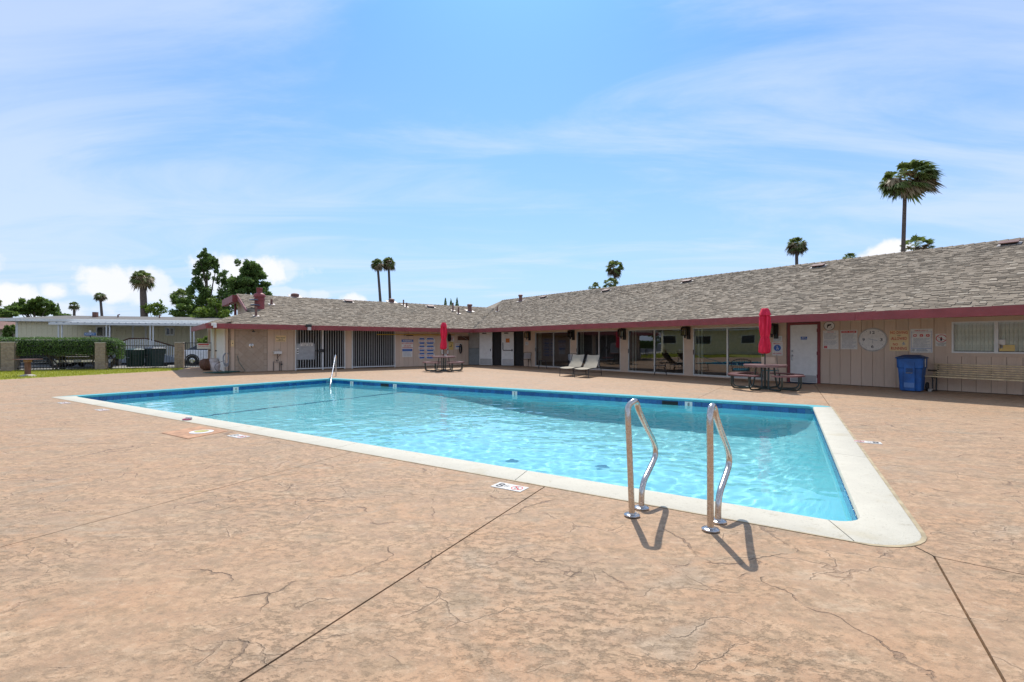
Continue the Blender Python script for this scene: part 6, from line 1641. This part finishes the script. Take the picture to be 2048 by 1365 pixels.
# roof vents of the home
for px, lab in ((190, 'box'), (236, 'pipe'), (319, 'pipe')):
    t = th_(px) ; p = H0 + dh_ * t + nh * 2.2; 
    mb = MB()
    k = (px - CX) / F; P0 = H0 + nh * 2.2; t = (k * P0.y - P0.x) / (dh_.x - k * dh_.y)
    if lab == 'box': mb.box(t - .14, t + .14, 2.1, 2.4, 3.4, 3.85)
    else: mb.tube([(t, 2.2, 3.3), (t, 2.2, 3.65), (t + .12, 2.2, 3.68)], .05, 6)
    mb.build('roof_vent', MT['vent'], mh)
mobile_home(Vector((-33, 15.0, 0)), 90, -8, 5.5, 'cream home facing the pool from the left side of the yard', full=False)
mobile_home(Vector((-34, -8.0, 0)), 90, -12, 7, 'cream home farther along the left side of the yard', full=False)
# brown-roofed house at the far left edge
t_ = thing('brown_house', 'house with reddish brown roof at the left edge behind the hedge', 'house', (-47.4, 45.0, 0), 10)
mb = MB(); mb.box(-8, 4.4, 0, 7, 0, 2.7); mb.build('wall', MT['mobile'], t_)
mb = MB(); mb.slab([(-9, -1, 2.7), (5.2, -1, 2.7), (4.2, 3, 3.9), (-9, 3, 3.9)], .1); mb.build('roof', mat('reddish_roof', (.24, .13, .10), .9, var=.15, vs=4), t_)

# ---- street sign
p = Vector(((180 - CX) / F * 31, 31, 0)); zz = zat(668.5, 31)
t_ = thing('street_sign', 'blue street name sign above the hedge on a thin post', 'street sign', p)
mb = MB(); mb.tube([(0, .02, 0), (0, .02, zz - .08)], .03, 8); mb.build('post', MT['iron'], t_)
mb = MB(); mb.rbox(-.36, .36, -.012, .012, zz - .10, zz + .09, .004); bd = mb.build('name_plate', mat('blue_enamel', (.03, .13, .33), .4), t_)
mb = MB(); letters(mb, 'PLUMERIA CT', 0, zz, .10, .62, -.015); mb.build('lettering', MT['swhite'], bd)
mb = MB(); mb.rbox(-.045, .045, -.03, .03, zz + .09, zz + .22, .01); mb.build('top_cap', MT['swhite'], t_)
# ---- green bins
wheelie(G(249.5, 736.0) + Vector((0, .8, 0)), -12, .72, .72, 1.10, MT['tgreen'], MT['tgreen'], 'dark green wheeled bin, left one behind the iron fence', 'bin', 'green bins behind the fence')
wheelie(G(290, 735.0) + Vector((0, .8, 0)), -20, .82, .78, 1.18, mat('grey_green_plastic', (.025, .05, .045), .45, var=.2), MT['black'], 'greyish green wheeled bin, right one behind the iron fence', 'bin', 'green bins behind the fence')

# ---- vehicles: body from side outline with flared shoulders
def car(name, label, cat, c, rot, L, Wd, H, body, prof, cab, group=None, wheels=(.19, .80), wr=.34, grille=False):
    t_ = thing(name, label, cat, c, rot, group)
    def shell(pts, w0, w1, nm, mt, zmid):
        mb = MB(); n = len(pts)
        def wv(z): return w0 if z < zmid else w0 + (w1 - w0) * (z - zmid) / max(.01, (max(q[1] for q in pts) - zmid))
        vs = [(x, -wv(z) / 2, z) for x, z in pts] + [(x, wv(z) / 2, z) for x, z in pts]
        mb.add(vs, [tuple(range(n)), tuple(range(2 * n - 1, n - 1, -1))] + [(i, n + i, n + (i + 1) % n, (i + 1) % n) for i in range(n)])
        o = mb.build(nm, mt, t_); bv = o.modifiers.new('bevel', 'BEVEL'); bv.width = .05; bv.segments = 3; return o
    shell(prof, Wd, Wd * .95, 'body', body, .7)
    shell(cab, Wd * .94, Wd * .74, 'cabin', MT['cglass'], min(q[1] for q in cab))
    rf = max(q[1] for q in cab); xs = [q[0] for q in cab if q[1] > rf - .02]
    mb = MB(); mb.rbox(min(xs), max(xs), -Wd * .37, Wd * .37, rf - .02, rf + .03, .02); mb.build('roof_panel', body, t_)
    for fx in wheels:
        for s in (-1, 1):
            M = Matrix.Translation((fx * L - L / 2, s * (Wd / 2 - .10), wr)) @ Matrix.Rotation(R(90), 4, 'X')
            mb = MB(); mb.lathe([(wr * .6, -.11), (wr * .95, -.11), (wr, -.07), (wr, .07), (wr * .95, .11), (wr * .6, .11)], 24, M=M); w_ = mb.build('wheel', MT['rubber'], t_, smooth=40)
            mb = MB(); mb.lathe([(.05, -.115), (wr * .25, -.118), (wr * .62, -.105), (wr * .62, .105), (wr * .25, .118), (.05, .115)], 16, M=M); mb.build('rim', MT['chrome'], w_, smooth=40)
            mb = MB(); mb.tube([(fx * L - L / 2 + wr * 1.12 * cos(q_), s * (Wd / 2 - .0), wr + wr * 1.12 * sin(q_)) for q_ in [pi * k_ / 12 for k_ in range(13)]], .035, 6); mb.build('wheel_arch', MT['black_m'], t_, smooth=40)
    for s in (-1, 1): mb = MB(); mb.rbox(-L / 2 - .02, -L / 2 + .10, s * Wd * .36 - .16, s * Wd * .36 + .16, .72, .86, .02); mb.build('headlight', MT['pot'], t_)
    mb = MB(); mb.rbox(-L / 2 - .08, -L / 2 + .08, -Wd / 2, Wd / 2, .38, .56, .03); mb.build('bumper', MT['chrome'] if grille else body, t_)
    if grille:
        mb = MB(); mb.rbox(-L / 2 - .03, -L / 2 + .05, -.5, .5, .66, .98, .02); mb.build('grille', MT['black'], t_)
        for k in range(3): mb = MB(); mb.box(-L / 2 - .05, -L / 2 - .03, -.5, .5, .70 + k * .10, .73 + k * .10); mb.build('grille_bar', MT['chrome'], t_)
    mb = MB(); mb.box(-L / 2 - .10, -L / 2 - .08, -.16, .16, .42, .55); pl = mb.build('licence_plate', MT['swhite'], t_)
    for s in (-1, 1): mb = MB(); mb.rbox(L / 2 - .04, L / 2 + .02, s * Wd * .43 - .07, s * Wd * .43 + .07, .7, 1.0, .02); mb.build('tail_light', MT['sred'], t_)
    for s in (-1, 1): mb = MB(); mb.rbox(cab[0][0] + .05, cab[0][0] + .25, s * (Wd / 2 + .12) - .1, s * (Wd / 2 + .12) + .1, 1.0, 1.16, .03); mb.build('mirror', body, t_)
    return t_
sed = [(-2.25, .35), (-2.3, .75), (-2.1, .88), (-1.0, 1.0), (1.55, 1.02), (2.15, .98), (2.25, .7), (2.2, .35)]
sedc = [(-1.0, .98), (-.25, 1.42), (.95, 1.45), (1.75, 1.0)]
car('parked_car', 'white parked car seen through the iron gate', 'car', Vector((-20.0, 31.0, 0)) + Vector((.7, 1.1, -.04)), 195, 4.5, 1.8, 1.45, MT['carwhite'], sed, sedc, wheels=(.19, .80))
pick = [(-2.7, .45), (-2.75, 1.0), (-2.6, 1.12), (-1.2, 1.18), (2.65, 1.12), (2.7, .5)]
pickc = [(-1.2, 1.14), (-.55, 1.75), (.95, 1.78), (1.15, 1.14)]
car('pickup_truck', 'black pickup truck parked behind the hedge with chrome grille', 'pickup truck', Vector((-25.0, 28.9, -.04)), 118, 5.5, 1.95, 1.8, MT['carblack'], pick, pickc, wheels=(.18, .80), wr=.39, grille=True)
car('parked_car', 'dark car with pale windows left of the pickup under the hedge', 'car', Vector((-28.2, 28.6, -.04)), 200, 4.5, 1.8, 1.45, MT['carblack'], sed, sedc, wheels=(.19, .80))

# ============================================================ trees
def at(px, Y, z=0.0): return Vector(((px - CX) / F * Y, Y, z))
def palm(px, Y, ytop, ybot_crown, label, seed, lean=0.0, r0=.22, dead=.35, nf=34, blades=16, wind=0.0, halfw=None, pxbase=None, droop=.30, fan=1.0):
    """fan palm: slender ringed trunk, ball of fan leaves, dry skirt"""
    rr = random.Random(seed); base = at(pxbase if pxbase is not None else px, Y); top = at(px, Y, zat((ytop + ybot_crown) / 2, Y))
    Rc = abs(zat(ytop, Y) - zat(ybot_crown, Y)) / 2; Rw = (halfw / F * Y) if halfw else Rc
    t_ = thing('palm_tree', label, 'palm tree', base, 0, 'fan palms behind the roofs')
    d = top - base; pts = []; rad = []
    for k in range(13):
        f = k / 12; pts.append(Vector((d.x * f ** 1.3, 0, d.z * f))); rad.append(r0 * (1.25 - .45 * f) * (1 + .03 * (k % 2)))
    mb = MB(); mb.tube(pts, rad, 10); mb.build('trunk', MT['trunkp'], t_, smooth=60)
    for part_, m_, cnt in (('crown', MT['palmg'], nf), ('dry_skirt', MT['palmd'], int(nf * dead))):
        mb = MB(); vs = []; fs = []
        for q in range(cnt):
            az = rr.uniform(0, 2 * pi)
            el = (rr.uniform(-.75, 1.45) if fan == 1.0 else math.asin(rr.uniform(-.88, 1.0))) if part_ == 'crown' else rr.uniform(-1.2, .15)
            if part_ == 'dry_skirt' and dead > .5: el = rr.uniform(-1.0, .5)
            pl = (rr.uniform(.42, .62) if fan == 1.0 else rr.uniform(.48, .68)) if part_ == 'crown' else rr.uniform(.2, .5)
            dr = Vector((cos(az) * cos(el) * Rw, sin(az) * cos(el) * Rw, sin(el) * Rc))
            st_ = top - base + dr * .12; hub = top - base + dr * pl + Vector((wind * .12 * Rc, 0, 0))
            u = dr.normalized(); side = u.cross(Vector((0, 0, 1)))
            if side.length < .1: side = Vector((1, 0, 0))
            side.normalize(); up = side.cross(u)
            i = len(vs); w = .02 + .008 * Rc; vs += [st_ - side * w, st_ + side * w, hub + side * w, hub - side * w]; fs.append((i, i + 1, i + 2, i + 3))
            Lf = (1 - pl) * (Rw + Rc) / 2 * rr.uniform(.85, 1.2) * (1 if fan == 1.0 else .95)
            roll = rr.uniform(-.6, .6); sv = side * cos(roll) + up * sin(roll)
            for b in range(blades):
                a = (b / (blades - 1) - .5) * 3.3 + rr.uniform(-.05, .05); dd = (u * cos(a) + sv * sin(a)).normalized(); nrm = dd.cross(u.cross(sv)).normalized()
                l = Lf * (1 - .18 * abs(a) / 1.6) * rr.uniform(.8, 1.1); wd = Lf * .085
                m = hub + dd * l * .62; e = hub + dd * l + Vector((wind * .22 * l, 0, -(droop + .25 * rr.random()) * l))
                i = len(vs); vs += [hub, m + nrm * wd, e, m - nrm * wd]; fs.append((i, i + 1, i + 2, i + 3))
        mb.add(vs, fs); mb.build(part_, m_, t_)
    return t_
palm(1811, 32, 318, 402, 'large fan palm in the wind standing tallest over the right roof', 101, r0=.125, dead=.25, nf=62, blades=22, wind=1.0, halfw=56, pxbase=1801, droop=.18, fan=.62)
palm(1593, 75, 472, 511, 'single round fan palm left of the tallest one', 102, r0=.26, dead=.7, nf=46, halfw=22, pxbase=1595)
palm(1833, 40, 468, 520, 'low green palm crown showing just right of the tallest trunk', 103, dead=.2, nf=26, halfw=32, droop=.05, fan=.6, wind=.5)
palm(1700, 60, 504, 530, 'small dark palm top peeking over the ridge', 104, dead=.1, nf=30, halfw=18)
palm(1229, 75, 517, 556, 'fan palm standing over the cluster near the middle of the roof', 105, dead=.4, nf=40, halfw=21, pxbase=1231)
palm(1222, 70, 553, 584, 'dark low palm crown under the middle fan palm', 106, dead=.05, nf=30, halfw=20)
palm(1190, 68, 563, 590, 'low green palm at the left of the middle cluster', 107, dead=.0, nf=22, halfw=16)
palm(755, 110, 515, 543, 'left of the twin tall slender palms', 108, r0=.30, dead=.5, nf=44, halfw=15, pxbase=766)
palm(777, 112, 511, 543, 'right of the twin tall slender palms', 109, r0=.30, dead=.6, nf=44, halfw=15, pxbase=783)
palm(285, 60, 539, 579, 'thick trunked palm behind the cream mobile home', 110, r0=.40, dead=.55, nf=46, halfw=27, pxbase=291)
palm(200.5, 110, 584, 604, 'small palm left of the thick trunked palm', 111, r0=.28, dead=.7, nf=34, halfw=13, pxbase=208)
palm(148.5, 110, 602, 622, 'small dark palm over the left part of the home roof', 112, r0=.28, dead=.3, nf=34, halfw=11)
palm(365, 52, 575, 615, 'drooping palm at the left of the tall dark trees', 113, dead=.5, nf=34, halfw=26)
palm(-12, 100, 595, 615, 'palm at the very left edge of the picture', 114, dead=.4, nf=30, halfw=15)
def tree(px, Y, blobs, n, size, m_, label, seed, group=None, trunk=.25, elong=1.0, fill=.45, cat='tree', name='leafy_tree', limbs=True):
    """blobs in image-sized units: (px, py, rx, ry) turned into clumps at depth Y"""
    rr = random.Random(seed); base = at(px, Y); t_ = thing(name, label, cat, base, 0, group)
    bl = []
    for (bx, by, rx, ry) in blobs:
        c = at(bx, Y, zat(by, Y)) - base; r1 = rx / F * Y; r2 = ry / F * Y; dy = rr.uniform(-.5, .5) * r1
        for _ in range(12): bl.append((c.x + max(-.75, min(.75, rr.gauss(0, .46))) * r1, dy + rr.gauss(0, .4) * r1, c.z + max(-.7, min(.7, rr.gauss(0, .46))) * r2, r1 * rr.uniform(.22, .50), r1 * rr.uniform(.2, .45), r2 * rr.uniform(.20, .44)))
    mb = MB(); leaf_cloud(mb, bl, n, size, rr, elong=elong, fill=fill); mb.build('crown', m_, t_)
    top = max(b[2] for b in bl); mb = MB(); mb.tube([(0, 0, 0), (rr.uniform(-.2, .2), 0, top * .4), (rr.uniform(-.4, .4), 0, top * .8)], [trunk, trunk * .75, trunk * .3], 8); mb.build('trunk', MT['bark'], t_, smooth=60)
    if limbs:
        for b in rr.sample(bl, min(6, len(bl))): mb = MB(); mb.tube([(0, 0, max(.5, b[2] * .55)), (b[0] * .5, b[1] * .5, b[2] * .8), (b[0], b[1], b[2])], [trunk * .4, trunk * .25, trunk * .1], 6); mb.build('limb', MT['bark'], t_, smooth=60)
    return t_
tree(418, 50, [(412, 510, 10, 12), (418, 520, 12, 14), (424, 526, 12, 16), (412, 524, 12, 12), (400, 545, 12, 18), (412, 540, 14, 14), (396, 580, 16, 22), (440, 556, 12, 18), (412, 590, 26, 26), (455, 566, 14, 24), (450, 600, 20, 28), (388, 610, 22, 24), (425, 625, 40, 20), (432, 530, 6, 16)], 24000, .125, MT['leafd'], 'tall irregular dark tree with gaps left of the clubhouse gable', 31, trunk=.22)
tree(500, 46, [(500, 545, 18, 22), (496, 565, 24, 24), (506, 562, 22, 22), (478, 568, 12, 14), (500, 534, 14, 12), (492, 548, 18, 14), (512, 545, 16, 16), (500, 570, 26, 20), (482, 578, 16, 14), (520, 585, 16, 14), (535, 588, 10, 8), (500, 600, 30, 16)], 27000, .12, MT['leafd'], 'dense rounded dark green tree behind the left end of the roof', 32)
tree(440, 42, [(385, 640, 10, 10), (430, 610, 16, 12), (415, 630, 26, 14), (452, 632, 16, 14)], 3500, .14, MT['leafy'], 'bright green bushy tree in front of the dark trees', 33)
tree(365, 46, [(365, 605, 18, 14), (372, 625, 22, 16), (352, 628, 10, 10)], 3000, .14, MT['leaf'], 'green tree beneath the drooping palm', 34)
tree(70, 62, [(35, 618, 12, 10), (50, 610, 14, 12), (70, 606, 16, 12), (92, 608, 14, 12), (65, 622, 40, 10), (100, 618, 10, 12)], 9000, .20, MT['leaf'], 'broad leafy green tree behind the left part of the mobile home', 35, elong=1.3)
tree(312, 60, [(300, 620, 12, 12), (318, 608, 12, 10), (310, 622, 16, 10), (325, 620, 8, 8)], 900, .18, MT['leafy'], 'sparse yellow green tree right of the thick palm trunk', 36, trunk=.12)
tree(402, 33.5, [(408, 680, 12, 10), (416, 688, 12, 12), (412, 700, 10, 12)], 3200, .07, MT['leafy'], 'bright green rounded shrub behind the iron gate', 37, trunk=.06, name='round_shrub', cat='shrub')
tree(8, 58, [(8, 628, 18, 12)], 900, .2, MT['leaf'], 'green tree top at the left edge above the brown roof', 38)
tree(22, 44, [(15, 665, 10, 14), (26, 658, 8, 8)], 900, .13, MT['leaf'], 'small leafy tree between the brown roofed house and the home', 39, trunk=.08)
def cypress(px, Y, ytop, ybot, hw, label, seed):
    rr = random.Random(seed); base = at(px, Y); t_ = thing('cypress_tree', label, 'conifer', base, 0, 'pointed conifers behind the roofs'); zt, zb = zat(ytop, Y), zat(ybot, Y); w = hw / F * Y
    mb = MB(); vs = []; fs = []
    for _ in range(1600):
        f = rr.random() ** .7; z = zt - (zt - .5) * f; r = w * min(1.6, (zt - z) / (zt - zb)) * rr.uniform(.6, 1.05); a = rr.uniform(0, 2 * pi); p = Vector((r * cos(a), r * sin(a), z)); s = .22
        i = len(vs); vs += [p, p + Vector((s * .5 * cos(a + 1.4), s * .5 * sin(a + 1.4), s)), p + Vector((s * .3 * cos(a), s * .3 * sin(a), s * 1.9))]; fs.append((i, i + 1, i + 2))
    mb.add(vs, fs); mb.build('crown', MT['leafd'], t_); mb = MB(); mb.tube([(0, 0, 0), (0, 0, zt * .9)], [.2, .05], 6); mb.build('trunk', MT['bark'], t_)
cypress(891, 90, 598, 612, 3.2, 'left of the three pointed conifer tips over the roof', 51); cypress(902, 95, 600.5, 612, 3.0, 'middle and lowest of the three pointed conifer tips', 52)
cypress(914, 90, 598, 613, 3.4, 'right of the three pointed conifer tips over the roof', 53); cypress(116, 85, 610, 627, 5, 'small pointed conifer right of the broad leafy tree', 54)
# trees on the far left side of the yard (seen only in the glass)
for k, (X_, Y_, zc, r_) in enumerate(((-47, 5, 4.2, 3.0), (-47, 12, 4.8, 3.4), (-48, 19, 4.4, 3.2), (-46, 27, 4.6, 3.0), (-48, -8, 4.8, 3.4))):
    px_ = CX + F * X_ / Y_ if Y_ > 0 else 0
    t_ = thing('leafy_tree', ['dense dark tree behind the left home, nearest', 'dense dark tree behind the left home, second', 'dense dark tree behind the left home, third', 'dense dark tree behind the left home, farthest', 'dense dark tree behind the far left home'][k], 'tree', (X_, Y_, 0))
    rr_ = random.Random(60 + k); bl = [(rr_.gauss(0, .5) * r_, rr_.gauss(0, .5) * r_, zc + rr_.gauss(0, .35) * r_, r_ * .45, r_ * .45, r_ * .4) for _ in range(9)]
    mb = MB(); leaf_cloud(mb, bl, 2500, .3, rr_); mb.build('crown', MT['leafd'], t_); mb = MB(); mb.tube([(0, 0, 0), (0, 0, zc)], [.25, .12], 8); mb.build('trunk', MT['bark'], t_)
